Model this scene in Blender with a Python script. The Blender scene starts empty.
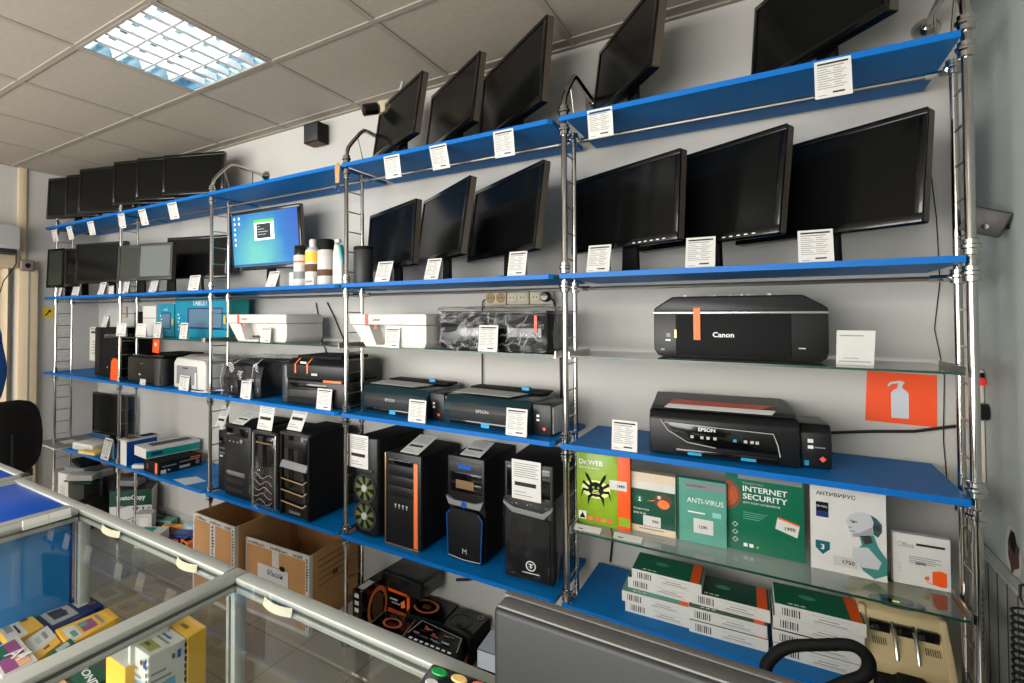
import bpy, bmesh, math, random
from mathutils import Vector, Matrix, Euler, noise

# ---------------------------------------------------------------- camera, world, light, exposure
sc = bpy.context.scene
COL = sc.collection
FPX, CX, CY = 532.90, 393.605, 304.564
PITCH, YAW = 0.020836, 0.614711
CAM = Vector((-0.3712, -1.7471, 1.3910))
cam = bpy.data.cameras.new('camera')
camo = bpy.data.objects.new('camera', cam)
COL.objects.link(camo)
cam.sensor_fit = 'HORIZONTAL'
cam.sensor_width = 36
cam.lens = FPX / 1024 * 36
cam.shift_x = (512 - CX) / 1024
cam.shift_y = -(341.5 - CY) / 1024
cam.clip_start = 0.05
camo.location = CAM
camo.rotation_euler = Euler((math.pi / 2 + PITCH, 0, YAW), 'XYZ')
sc.camera = camo
sc.view_settings.view_transform = 'Standard'
sc.view_settings.look = 'None'
sc.view_settings.gamma = 1
sc.view_settings.use_curve_mapping = False
sc.view_settings.exposure = 0.06

WORLD = bpy.data.worlds.new('world')
sc.world = WORLD
WORLD.use_nodes = True
WORLD.node_tree.nodes['Background'].inputs[0].default_value = (1.0, 0.985, 0.96, 1)
WORLD.node_tree.nodes['Background'].inputs[1].default_value = 12
TUBE_STRENGTH = 7.0

XL, XR, YB, YF, ZC = -4.751, 0.087, 0.374, -3.4, 2.454

def area(name, loc, rot, sx, sy, power, col=(1, 1, 1), portal=False):
    l = bpy.data.lights.new(name, 'AREA')
    l.shape = 'RECTANGLE'; l.size = sx; l.size_y = sy; l.energy = power; l.color = col
    if portal: l.cycles.is_portal = True
    o = bpy.data.objects.new(name, l); COL.objects.link(o)
    o.location = loc; o.rotation_euler = rot
    return o
# portal at the unseen window opening, added behind the camera for fill daylight
area('added_window_portal', (-2.4, YF + .02, 1.45), (math.pi / 2, 0, 0), 4.2, 1.6, 1, portal=True)

# ---------------------------------------------------------------- helpers
_M = Matrix.Rotation(YAW, 3, 'Z') @ Matrix.Rotation(PITCH, 3, 'X')
def at(px, py, ax, v):
    """world point seen at a pixel of the 1024x683 frame on the plane ax = v"""
    d = _M @ Vector(((px - CX) / FPX, 1, -(py - CY) / FPX))
    i = 'XYZ'.index(ax)
    return CAM + d * ((v - CAM[i]) / d[i])

def s2l(c):
    return tuple(((x / 255) / 12.92 if x / 255 <= .04045 else ((x / 255 + .055) / 1.055) ** 2.4) for x in c)

MATS = {}
def mat(name, rgb, rough=.5, metal=0, noise_amt=0, scale=20, emit=0, coat=0, trans=0, alpha=1, bump=0, spec=.5, ior=1.45):
    if name in MATS: return MATS[name]
    m = bpy.data.materials.new(name); m.use_nodes = True
    nt = m.node_tree; b = nt.nodes['Principled BSDF']
    c = s2l(rgb) + (1,)
    b.inputs['Base Color'].default_value = c
    b.inputs['Roughness'].default_value = rough
    b.inputs['Metallic'].default_value = metal
    b.inputs['Coat Weight'].default_value = coat
    b.inputs['Transmission Weight'].default_value = trans
    b.inputs['Specular IOR Level'].default_value = spec
    b.inputs['IOR'].default_value = ior
    b.inputs['Alpha'].default_value = alpha
    if emit:
        b.inputs['Emission Color'].default_value = c
        b.inputs['Emission Strength'].default_value = emit
    tc = nt.nodes.new('ShaderNodeTexCoord')
    if noise_amt:
        n = nt.nodes.new('ShaderNodeTexNoise'); n.inputs['Scale'].default_value = scale
        n.inputs['Detail'].default_value = 4
        nt.links.new(tc.outputs['Object'], n.inputs['Vector'])
        r = nt.nodes.new('ShaderNodeMix'); r.data_type = 'RGBA'; r.blend_type = 'MULTIPLY'
        r.inputs[0].default_value = 1
        r.inputs[6].default_value = c
        mp = nt.nodes.new('ShaderNodeMapRange')
        mp.inputs[1].default_value = .3; mp.inputs[2].default_value = .7
        mp.inputs[3].default_value = 1 - noise_amt; mp.inputs[4].default_value = 1
        nt.links.new(n.outputs[0], mp.inputs[0])
        nt.links.new(mp.outputs[0], r.inputs[7])
        nt.links.new(r.outputs[2], b.inputs['Base Color'])
    if bump:
        n2 = nt.nodes.new('ShaderNodeTexNoise'); n2.inputs['Scale'].default_value = scale * 4
        nt.links.new(tc.outputs['Object'], n2.inputs['Vector'])
        bp = nt.nodes.new('ShaderNodeBump'); bp.inputs['Strength'].default_value = bump
        bp.inputs['Distance'].default_value = .01
        nt.links.new(n2.outputs[0], bp.inputs['Height'])
        nt.links.new(bp.outputs[0], b.inputs['Normal'])
    MATS[name] = m
    return m

def mat_film():
    m = bpy.data.materials.new('clear_film'); m.use_nodes = True
    nt = m.node_tree; nt.nodes.clear()
    o = nt.nodes.new('ShaderNodeOutputMaterial'); mx = nt.nodes.new('ShaderNodeMixShader')
    t = nt.nodes.new('ShaderNodeBsdfTransparent'); g = nt.nodes.new('ShaderNodeBsdfGlossy')
    g.inputs['Roughness'].default_value = .10; g.inputs['Color'].default_value = (.9, .9, .9, 1)
    lw = nt.nodes.new('ShaderNodeLayerWeight'); lw.inputs[0].default_value = .09
    nt.links.new(lw.outputs['Facing'], mx.inputs[0])
    nt.links.new(t.outputs[0], mx.inputs[1]); nt.links.new(g.outputs[0], mx.inputs[2])
    nt.links.new(mx.outputs[0], o.inputs[0])
    return m

def mat_pane(name, tint, fac):
    m = bpy.data.materials.new(name); m.use_nodes = True
    nt = m.node_tree; nt.nodes.clear()
    o = nt.nodes.new('ShaderNodeOutputMaterial'); mx = nt.nodes.new('ShaderNodeMixShader')
    t = nt.nodes.new('ShaderNodeBsdfTransparent'); g = nt.nodes.new('ShaderNodeBsdfGlossy')
    t.inputs['Color'].default_value = tint + (1,)
    g.inputs['Roughness'].default_value = .02
    lw = nt.nodes.new('ShaderNodeFresnel'); lw.inputs[0].default_value = 1.5
    mp = nt.nodes.new('ShaderNodeMath'); mp.operation = 'MULTIPLY'; mp.inputs[1].default_value = fac
    ge = nt.nodes.new('ShaderNodeNewGeometry'); iv = nt.nodes.new('ShaderNodeMath'); iv.operation = 'SUBTRACT'; iv.inputs[0].default_value = 1
    nt.links.new(ge.outputs['Backfacing'], iv.inputs[1])
    m2 = nt.nodes.new('ShaderNodeMath'); m2.operation = 'MULTIPLY'
    nt.links.new(lw.outputs[0], mp.inputs[0]); nt.links.new(mp.outputs[0], m2.inputs[0]); nt.links.new(iv.outputs[0], m2.inputs[1])
    nt.links.new(m2.outputs[0], mx.inputs[0])
    nt.links.new(t.outputs[0], mx.inputs[1]); nt.links.new(g.outputs[0], mx.inputs[2])
    nt.links.new(mx.outputs[0], o.inputs[0])
    return m

class MB:
    def __init__(s): s.bm = bmesh.new(); s.mats = []
    def mi(s, m):
        if m not in s.mats: s.mats.append(m)
        return s.mats.index(m)
    def _faces(s, vs, quads, m, bev=0, seg=2):
        i = s.mi(m); fs = []
        for q in quads:
            try:
                f = s.bm.faces.new([vs[k] for k in q]); f.material_index = i; fs.append(f)
            except ValueError: pass
        if bev:
            ed = list({e for f in fs for e in f.edges})
            bmesh.ops.bevel(s.bm, geom=ed, offset=bev, segments=seg, affect='EDGES', profile=.5, clamp_overlap=True)
        return s
    def hexa(s, p, m, bev=0, seg=2):
        vs = [s.bm.verts.new(q) for q in p]
        return s._faces(vs, ((3,2,1,0),(4,5,6,7),(0,1,5,4),(1,2,6,5),(2,3,7,6),(3,0,4,7)), m, bev, seg)
    def box(s, x0, x1, y0, y1, z0, z1, m, bev=0, seg=2):
        return s.hexa([(x0,y0,z0),(x1,y0,z0),(x1,y1,z0),(x0,y1,z0),(x0,y0,z1),(x1,y0,z1),(x1,y1,z1),(x0,y1,z1)], m, bev, seg)
    def prism(s, pts, a0, a1, ax, m, bev=0, seg=2):
        def P(u, v, a): return {'x': (a, u, v), 'y': (u, a, v), 'z': (u, v, a)}[ax]
        n = len(pts)
        vs = [s.bm.verts.new(P(u, v, a0)) for u, v in pts] + [s.bm.verts.new(P(u, v, a1)) for u, v in pts]
        q = [tuple(range(n))[::-1], tuple(range(n, 2*n))] + [(i, (i+1) % n, (i+1) % n + n, i + n) for i in range(n)]
        i0 = len(s.bm.faces)
        s._faces(vs, q, m, bev, seg)
        return s
    def quad(s, p, m):
        return s._faces([s.bm.verts.new(q) for q in p], (tuple(range(len(p))),), m)
    def fr(s, x0, z0, x1, z1, y, m):          # mark on a face that looks towards -y
        return s.quad([(x0,y,z0),(x1,y,z0),(x1,y,z1),(x0,y,z1)], m)
    def tp(s, x0, y0, x1, y1, z, m):          # mark on a top face
        return s.quad([(x0,y0,z),(x1,y0,z),(x1,y1,z),(x0,y1,z)], m)
    def sd(s, y0, z0, y1, z1, x, m):          # mark on a side face
        return s.quad([(x,y0,z0),(x,y1,z0),(x,y1,z1),(x,y0,z1)], m)
    def tube(s, path, r, m, n=10, cap=True, closed=False):
        pts = [Vector(p) for p in path]; rings = []; up = None
        N = len(pts)
        for k, p in enumerate(pts):
            if closed: t = (pts[(k+1) % N] - pts[k-1]).normalized()
            elif k == 0: t = (pts[1] - p).normalized()
            elif k == N-1: t = (p - pts[k-1]).normalized()
            else: t = ((p - pts[k-1]).normalized() + (pts[k+1] - p).normalized()).normalized()
            if up is None:
                up = Vector((0,0,1)) if abs(t.z) < .9 else Vector((0,1,0))
            a = t.cross(up).normalized(); up = a.cross(t).normalized()
            rr = r[k] if isinstance(r, (list, tuple)) else r
            rings.append([s.bm.verts.new(p + (a*math.cos(2*math.pi*j/n) + up*math.sin(2*math.pi*j/n))*rr) for j in range(n)])
        i = s.mi(m)
        for k in range(N if closed else N-1):
            A, B = rings[k], rings[(k+1) % N]
            for j in range(n):
                f = s.bm.faces.new((A[j], A[(j+1)%n], B[(j+1)%n], B[j])); f.material_index = i
        if cap and not closed:
            for R in (rings[0][::-1], rings[-1]):
                f = s.bm.faces.new(R); f.material_index = i
        return s
    def cyl(s, p0, p1, r, m, n=16, r1=None):
        return s.tube([p0, p1], [r, r if r1 is None else r1], m, n)
    def lathe(s, prof, m, n=20, c=(0,0,0), ax='z'):
        rings = []
        for r, h in prof:
            R = []
            for j in range(n):
                a = 2*math.pi*j/n; u, v = r*math.cos(a), r*math.sin(a)
                q = {'z': (u, v, h), 'y': (u, h, v), 'x': (h, u, v)}[ax]
                R.append(s.bm.verts.new(Vector(c) + Vector(q)))
            rings.append(R)
        i = s.mi(m)
        for A, B in zip(rings, rings[1:]):
            for j in range(n):
                f = s.bm.faces.new((A[j], A[(j+1)%n], B[(j+1)%n], B[j])); f.material_index = i
        for R in (rings[0][::-1], rings[-1]):
            if True:
                f = s.bm.faces.new(R); f.material_index = i
        return s
    def ring(s, c, r0, r1, y, m, n=24, ax='y', sx=1, sz=1):
        vs = []
        for rr in (r0, r1):
            for j in range(n):
                a = 2*math.pi*j/n; u, v = rr*math.cos(a)*sx, rr*math.sin(a)*sz
                vs.append(s.bm.verts.new((c[0]+u, y, c[1]+v) if ax == 'y' else (c[0]+u, c[1]+v, y)))
        return s._faces(vs, [(j, (j+1)%n, (j+1)%n+n, j+n) for j in range(n)], m)
    def disc(s, c, r, y, m, n=20, ax='y', sx=1, sz=1):
        vs = [s.bm.verts.new((c[0]+r*sx*math.cos(2*math.pi*j/n), y, c[1]+r*sz*math.sin(2*math.pi*j/n)) if ax == 'y'
              else (c[0]+r*sx*math.cos(2*math.pi*j/n), c[1]+r*sz*math.sin(2*math.pi*j/n), y)) for j in range(n)]
        return s._faces(vs, (tuple(range(n)),), m)
    def build(s, name, parent=None, loc=(0,0,0), rot=(0,0,0), smooth=True, label=None):
        bmesh.ops.recalc_face_normals(s.bm, faces=s.bm.faces)
        me = bpy.data.meshes.new(name); s.bm.to_mesh(me); s.bm.free()
        for m in s.mats: me.materials.append(m)
        if smooth:
            me.shade_smooth(); me.set_sharp_from_angle(angle=math.radians(38))
        o = bpy.data.objects.new(name, me); COL.objects.link(o)
        o.location = loc; o.rotation_euler = rot
        if parent: o.parent = parent
        if label: o['label'] = label
        return o

def thing(name, label, cat, loc=(0,0,0), rz=0, group=None):
    o = bpy.data.objects.new(name, None); COL.objects.link(o)
    o.empty_display_size = .05
    o.location = loc; o.rotation_euler = (0, 0, rz)
    return tag(o, label, cat, group)
def tag(o, label, cat, group=None):
    o['label'] = label; o['category'] = cat
    if group: o['group'] = group
    return o
def struct(o):
    o['kind'] = 'structure'; return o
def kids(o): return [c for c in bpy.data.objects if c.parent == o]
def dup(o, parent=None):
    c = o.copy(); COL.objects.link(c)
    if parent: c.parent = parent
    for ch in kids(o): dup(ch, c)
    return c

def smooth_path(pts, n=4):
    P_ = [Vector(p) for p in pts]; out = []
    for i in range(len(P_)-1):
        a, b, c, d = P_[max(i-1, 0)], P_[i], P_[i+1], P_[min(i+2, len(P_)-1)]
        for k in range(n):
            t = k/n
            out.append(.5*((2*b) + (c-a)*t + (2*a-5*b+4*c-d)*t*t + (3*b-a-3*c+d)*t**3))
    return out + [P_[-1]]

def txt(body, m, parent, loc, w=None, h=None, rot=(math.pi/2, 0, 0), name='lettering', align='LEFT', shear=0, bold=0):
    cu = bpy.data.curves.new('t', 'FONT'); cu.body = body; cu.size = 1; cu.extrude = 0.0
    cu.shear = shear; cu.offset = bold; cu.resolution_u = 3
    to = bpy.data.objects.new('t', cu); COL.objects.link(to)
    dg = bpy.context.evaluated_depsgraph_get()
    me = bpy.data.meshes.new_from_object(to.evaluated_get(dg))
    bpy.data.objects.remove(to); bpy.data.curves.remove(cu)
    me.name = name; me.materials.clear(); me.materials.append(m)
    xs = [v.co.x for v in me.vertices]; ys = [v.co.y for v in me.vertices]
    W, Hh = max(xs)-min(xs), max(ys)-min(ys)
    sx = (w / W) if w else None; sy = (h / Hh) if h else None
    sx = sx or sy; sy = sy or sx
    ox = min(xs) if align == 'LEFT' else (min(xs)+max(xs))/2
    oy = min(ys)
    for v in me.vertices: v.co = ((v.co.x-ox)*sx, (v.co.y-oy)*sy, 0)
    o = bpy.data.objects.new(name, me); COL.objects.link(o)
    o.location = loc; o.rotation_euler = rot
    if parent: o.parent = parent
    return o

# ---------------------------------------------------------------- materials
BLUE = mat('blue_laminate', (0, 112, 184), .5, noise_amt=.12, scale=9, spec=.18)
BLUE_EDGE = mat('blue_edge', (0, 100, 178), .4, spec=.25)
BLUE_TOP = mat('blue_counter_laminate', (0, 82, 196), .35, noise_amt=.08, scale=6)
CHROME = mat('chrome', (196, 193, 188), .13, 1)
STEEL = mat('brushed_steel', (165, 160, 150), .3, 1)
ALU = mat('aluminium_profile', (176, 178, 170), .42, .3)
ALU_D = mat('aluminium_groove', (90, 92, 90), .5, .4)
BLK = mat('black_plastic', (15, 15, 16), .42, noise_amt=.1, scale=14)
BLKG = mat('black_gloss', (8, 8, 9), .14, coat=.25)
BLKM = mat('black_matte', (9, 9, 10), .72, spec=.3)
SCRN = mat('screen_off', (12, 13, 12), .17, spec=.28)
BEZ = mat('bezel_gloss', (8, 8, 8), .2, coat=.25)
BEZS = mat('bezel_side', (96, 88, 78), .35, .5)
DGREY = mat('dark_grey_plastic', (48, 48, 48), .5, noise_amt=.1)
GREYP = mat('grey_plastic', (128, 130, 130), .45)
LGREY = mat('light_grey_plastic', (176, 176, 172), .42)
WHITEP = mat('white_plastic', (204, 201, 195), .35, noise_amt=.04)
PAPER = mat('white_paper', (212, 210, 204), .75, noise_amt=.05, scale=30)
PAPER2 = mat('greyish_paper', (196, 194, 186), .8, noise_amt=.08, scale=30)
INK = mat('print_grey', (140, 140, 138), .8)
INKD = mat('print_black', (38, 38, 38), .8)
WHITE = mat('white_ink', (235, 235, 232), .6)
SILV = mat('silver_paint', (170, 168, 162), .25, .8)
CHAMP = mat('champagne_metal', (186, 150, 108), .3, .8)
ORNG = mat('orange_tape', (238, 120, 62), .5)
ORNGV = mat('vivid_orange', (244, 88, 18), .5)
REDT = mat('red_tape', (226, 92, 74), .5)
CYAN = mat('cyan_tape', (32, 150, 196), .45)
BLUEA = mat('accent_blue', (20, 82, 170), .3)
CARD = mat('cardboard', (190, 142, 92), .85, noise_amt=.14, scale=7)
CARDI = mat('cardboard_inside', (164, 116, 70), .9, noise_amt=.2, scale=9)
TAPEW = mat('printed_tape', (205, 200, 192), .35)
GREEN = mat('box_green', (0, 104, 72), .32, noise_amt=.12, scale=12)
GREEND = mat('box_green_dark', (0, 72, 52), .32)
TEALP = mat('pale_teal', (88, 158, 138), .3, noise_amt=.1)
TEAL = mat('teal', (0, 140, 128), .4)
YELL = mat('yellow_card', (246, 190, 66), .5, noise_amt=.06)
NAVY = mat('navy_print', (14, 44, 104), .4)
BEIGE = mat('beige_plastic', (206, 184, 140), .45, noise_amt=.06)
CABLE = mat('black_cable', (20, 20, 20), .5)
FILM = mat_film()
GLASS = mat_pane('shelf_glass', (.90, .96, .93), 1.6)
PANE = mat_pane('showcase_glass', (.95, .965, .955), 1.1)
GEDGE = mat('glass_edge_green', (22, 66, 52), .2)
SKINW = mat('pale_grey_skin', (190, 192, 194), .4)
BROWN = mat('brown', (96, 66, 44), .7)
LIME = mat('lime_green', (150, 186, 40), .35, noise_amt=.35, scale=14)

# ---------------------------------------------------------------- room
def grid_mat(name, rgb, line, px, py, ox, oy, lw, rough, namt=.1, coords='Object', bumpy=0):
    m = bpy.data.materials.new(name); m.use_nodes = True
    nt = m.node_tree; b = nt.nodes['Principled BSDF']; b.inputs['Roughness'].default_value = rough
    tc = nt.nodes.new('ShaderNodeTexCoord'); sp = nt.nodes.new('ShaderNodeSeparateXYZ')
    nt.links.new(tc.outputs[coords], sp.inputs[0])
    outs = []
    for k, (p, o) in enumerate(((px, ox), (py, oy))):
        a = nt.nodes.new('ShaderNodeMath'); a.operation = 'ADD'; a.inputs[1].default_value = -o + 100*p
        nt.links.new(sp.outputs[k], a.inputs[0])
        d = nt.nodes.new('ShaderNodeMath'); d.operation = 'MODULO'; d.inputs[1].default_value = p
        nt.links.new(a.outputs[0], d.inputs[0])
        c = nt.nodes.new('ShaderNodeMath'); c.operation = 'LESS_THAN'; c.inputs[1].default_value = lw
        nt.links.new(d.outputs[0], c.inputs[0]); outs.append(c)
    mx = nt.nodes.new('ShaderNodeMath'); mx.operation = 'MAXIMUM'
    nt.links.new(outs[0].outputs[0], mx.inputs[0]); nt.links.new(outs[1].outputs[0], mx.inputs[1])
    n = nt.nodes.new('ShaderNodeTexNoise'); n.inputs['Scale'].default_value = 5; n.inputs['Detail'].default_value = 6
    nt.links.new(tc.outputs[coords], n.inputs['Vector'])
    r = nt.nodes.new('ShaderNodeValToRGB')
    c = s2l(rgb)
    r.color_ramp.elements[0].position = .3; r.color_ramp.elements[1].position = .7
    r.color_ramp.elements[0].color = tuple(x*(1-namt) for x in c) + (1,); r.color_ramp.elements[1].color = c + (1,)
    nt.links.new(n.outputs[0], r.inputs[0])
    mi = nt.nodes.new('ShaderNodeMix'); mi.data_type = 'RGBA'
    nt.links.new(mx.outputs[0], mi.inputs[0]); nt.links.new(r.outputs[0], mi.inputs[6])
    mi.inputs[7].default_value = s2l(line) + (1,)
    nt.links.new(mi.outputs[2], b.inputs['Base Color'])
    return m
M_FLOOR = grid_mat('floor_tile', (150, 138, 118), (92, 84, 72), .30, .30, -2.005, -.14, .004, .22, .18)
M_WALL = mat('painted_wall', (190, 187, 180), .8, noise_amt=.07, scale=2.2, bump=.25)
M_WALLR = mat('grey_green_wall', (172, 180, 174), .75, noise_amt=.12, scale=3, bump=.3)
M_PANELG = mat('grey_wainscot', (150, 152, 146), .6, noise_amt=.08)
M_CEIL = mat('ceiling_tile', (170, 160, 146), .9, noise_amt=.08, scale=40)
M_TBAR = mat('ceiling_grid', (154, 145, 132), .7)
M_BEIGE = mat('beige_frame', (214, 194, 160), .6, noise_amt=.06)
M_GROOVE = mat('dark_groove', (60, 60, 56), .9)
M_COOLW = mat('cool_white_wall', (205, 205, 200), .9)

struct(MB().box(XL, XR, YF, YB, -.05, 0, M_FLOOR).build('floor', smooth=False))
struct(MB().box(XL-.1, XR+.1, YB, YB+.1, -.05, ZC+.2, M_WALL).build('wall_back', smooth=False))
struct(MB().box(XR, XR+.1, YF, YB, -.05, ZC+.2, M_WALLR).build('wall_right', smooth=False))
# left wall with the opening of the door
struct(MB().box(XL-.1, XL, -.197, YB, -.05, ZC+.2, M_WALL).box(XL-.1, XL, YF, -1.35, -.05, ZC+.2, M_WALL)
       .box(XL-.1, XL, -1.35, -.197, 1.756, ZC+.2, M_WALL).build('wall_left', smooth=False))
# unseen front wall; its window opening is added to let world light in
struct(MB().box(XL-.1, XR+.1, YF-.1, YF, -.05, .65, M_COOLW).box(XL-.1, XR+.1, YF-.1, YF, 2.25, ZC+.2, M_COOLW)
       .box(XL-.1, -4.5, YF-.1, YF, .65, 2.25, M_COOLW).box(-.3, XR+.1, YF-.1, YF, .65, 2.25, M_COOLW).build('wall_front', smooth=False))
w = MB()
for x in (-4.5, -3.12, -1.73, -.35): w.box(x, x+.05, YF-.08, YF-.02, .65, 2.25, WHITEP)
w.box(-4.5, -.3, YF-.08, YF-.02, .65, .70, WHITEP).box(-4.5, -.3, YF-.08, YF-.02, 2.20, 2.25, WHITEP)
struct(w.build('added_window_1', smooth=False))  # frame of the added window opening, out of view
# ceiling: one quad per tile, fixtures leave their tile open
GX, GY, T = -2.5965, -.7709, .5354
FIX = [(0, 0), (0, -3), (3, -2), (-3, -2)]  # only the first is in view; the rest are added for extra light
c = MB(); tb = MB()
i0, i1 = -5, 7
for i in range(i0, i1):
    for j in range(-6, 4):
        if (i, j) in FIX: continue
        x0, x1 = max(GX+i*T, XL), min(GX+(i+1)*T, XR); y0, y1 = max(GY+j*T, YF), min(GY+(j+1)*T, YB)
        if x1 <= x0 or y1 <= y0: continue
        c.box(x0, x1, y0, y1, ZC, ZC+.015, M_CEIL)
struct(c.build('ceiling', smooth=False))
for i in range(i0, i1+1):
    x = GX+i*T
    if XL < x < XR: tb.box(x-.012, x+.012, YF, YB, ZC-.004, ZC, M_TBAR)
for j in range(-6, 5):
    y = GY+j*T
    if YF < y < YB: tb.box(XL, XR, y-.012, y+.012, ZC-.0045, ZC, M_TBAR)
tb.box(XL, XR, YB-.022, YB, ZC-.006, ZC, M_TBAR).box(XL, XL+.02, YF, YB, ZC-.006, ZC, M_TBAR).box(XR-.02, XR, YF, YB, ZC-.006, ZC, M_TBAR)
struct(tb.build('trim_1', smooth=False))
# slab above the suspended ceiling
struct(MB().box(XL-.1, XR+.1, YF-.1, YB+.1, ZC+.2, ZC+.25, M_COOLW).build('ceiling_slab', smooth=False))

# door with vertical blinds on the left wall
struct(MB().box(XL, XL+.045, -.202, -.077, 0, 1.725, M_BEIGE, .006).box(XL, XL+.018, -.202, -.147, 1.725, ZC, M_BEIGE, .004)
       .box(XL-.03, XL+.045, -1.348, -.203, 1.725, 1.818, M_BEIGE, .006).box(XL+.045, XL+.050, -.144, -.135, .02, 1.71, M_PANELG).build('trim_2'))
bl = MB()
for k in range(15):
    y = -.245 - k*.074
    bl.hexa([(XL-.06+.0, y-.075, .1), (XL-.02, y, .1), (XL-.018, y, .1), (XL-.058, y-.075, .1),
             (XL-.06+.0, y-.075, 1.725), (XL-.02, y, 1.725), (XL-.018, y, 1.725), (XL-.058, y-.075, 1.725)], M_BEIGE)
bl.box(XL-.099, XL-.09, -1.35, -.197, -.04, 1.76, M_COOLW)  # unseen backing sheet, extended to block daylight leaking past the door
struct(bl.build('door_1', smooth=False))

# wainscot on the right wall
wv = MB().box(XR-.012, XR, -1.6, YB, 0, .774, M_PANELG)
for k in range(28):
    y = .312 - k*.067
    wv.box(XR-.0135, XR-.0121, y-.003, y, 0, .773, M_GROOVE)
wv.box(XR-.022, XR, -1.6, YB, .774, .788, LGREY, .003)
struct(wv.build('trim_3', smooth=False))
struct(MB().box(XL, XR, YB-.012, YB, 0, .07, LGREY, .003).build('baseboard_back'))

# ---------------------------------------------------------------- ceiling lights
EMT = mat('tube_glow', (255, 250, 240), .5, emit=TUBE_STRENGTH)
HOUS = mat('lamp_reflector', (120, 150, 168), .18, .85)  # blue tint paints in the bluish reflections inside the lamp cells
LOUV = mat('louvre_aluminium', (232, 236, 236), .3, .25)
def ceiling_light(i, j, label):
    x, y = GX+(i+.5)*T, GY+(j+.5)*T
    t = thing('ceiling_light', label, 'ceiling light', (x, y, ZC), 0, None)
    h = .252
    b = MB().box(-h, h, -h, h, .085, .09, HOUS)
    for s in (-1, 1):
        b.box(-h, h, s*h-.003, s*h+.003, 0, .085, HOUS).box(s*h-.003, s*h+.003, -h, h, 0, .085, HOUS)
    b.build('housing', t, smooth=False)
    f = MB()
    for s in (-1, 1):
        f.box(-.262, .262, s*.257-.008, s*.257+.006, -.006, 0, M_TBAR).box(s*.257-.008, s*.257+.006, -.262, .262, -.0055, 0, M_TBAR)
    f.build('frame', t, smooth=False)
    for k in range(4):
        MB().cyl((-.24, -.189+k*.126, .06), (.24, -.189+k*.126, .06), .0125, EMT, 10).build('lamp_tube', t)
    g = MB()
    for k in range(1, 4):      # channels between the tubes: V-shaped reflectors
        yy = -h + k*2*h/4
        g.prism([(yy-.006, .002), (yy+.006, .002), (yy+.022, .05), (yy-.022, .05)], -h, h, 'x', LOUV)
    for k in range(1, 6):
        xx = -h + k*2*h/6
        g.prism([(xx-.010, .003), (xx+.010, .003), (xx+.003, .034), (xx-.003, .034)], -h, h, 'y', LOUV)
    g.build('louvre', t, smooth=False)
    return t
ceiling_light(0, 0, 'square recessed ceiling light with white louvre above the left shelves')
for (i, j), l in zip(FIX[1:], ('added unseen square ceiling light near the added window opening behind the counters', 'added unseen square recessed ceiling light above the desk', 'added unseen square recessed ceiling light by the door')):
    ceiling_light(i, j, l)

# ---------------------------------------------------------------- chrome uprights and shelves
P = [.0046, -.918, -1.8526, -2.7865, -3.708, -4.604]
ZA, ZB_, ZCg, ZD, ZE, ZG = 2.0437, 1.528, 1.2625, .9776, .4674, .7051
TH = .016
DEP = .345
r_f, r_r, YR = .0095, .008, .1085
def collar(mb, x, y, z, r):
    mb.lathe([(r+.001, -.02), (r+.006, -.018), (r+.006, -.006), (r+.010, -.003), (r+.010, .003), (r+.006, .006), (r+.006, .016), (r+.001, .018)], CHROME, 14, (x, y, z))
LAB = ['chrome ladder upright at the right end beside the grey wall', 'chrome ladder upright between the big printers and the black towers',
       'chrome ladder upright with a keyring hung near the top', 'chrome ladder upright left of the lit blue screen',
       'chrome ladder upright through the middle of the small far monitors', 'chrome ladder upright at the far left end of the shelving']
for i, x in enumerate(P):
    t = thing('shelf_upright', LAB[i], 'shelf upright', (x, 0, 0), 0, None)
    if i > 3: MB().tube([(0,0,.012),(0,0,1),(0,0,2.09)], r_f, CHROME, 14).build('front_pole', t)
    else: MB().tube([(0,0,.012),(0,0,1),(0,0,2.085),(0,.012,2.118),(0,.04,2.15),(0,.09,2.2),(0,.118,2.222),(0,.15,2.226),(0,.2,2.223),(0,.362,2.213)], r_f, CHROME, 14).build('front_pole', t)
    MB().cyl((0,YR,.012),(0,YR,2.02), r_r, CHROME, 12).build('rear_pole', t)
    MB().lathe([(.019, 0), (.019, .012), (.012, .02)], DGREY, 14).build('foot', t)
    MB().lathe([(.017, 0), (.017, .012), (.012, .02)], DGREY, 14, (0, YR, 0)).build('foot', t)
    if i < 4: MB().lathe([(.012, .345), (.015, .350), (.030, .365), (.032, .3735)], CHROME, 20, (0, 0, 2.213), 'y').build('wall_flange', t)
    if i < 4: MB().cyl((0,.075,2.178),(0,.13,2.05), .003, STEEL, 6).build('brace', t)
    if i < 4: MB().cyl((0,.27,2.218),(0,.27,2.05), .003, STEEL, 6).build('brace', t)
    rg = None
    for k in range(22):
        z = .10 + k*.087
        if any(abs(z-q) < .02 for q in (ZA, ZB_, ZD, ZE)): z += .03
        if rg is None: rg = MB().cyl((0,.008,0),(0,YR-.007,0), .0028, STEEL, 6).build('rung', t)
        else: rg = rg.copy(); COL.objects.link(rg)
        rg.location = (0, 0, z)
    for q in (ZA, ZB_, ZD, ZE):
        for yy, rr in ((0, r_f), (YR, r_r)):
            m = MB(); collar(m, 0, yy, q-TH-.024, rr); m.build('clamp', t)
            if yy == 0: m = MB(); collar(m, 0, yy, q+.021, rr); m.build('clamp', t)

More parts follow.
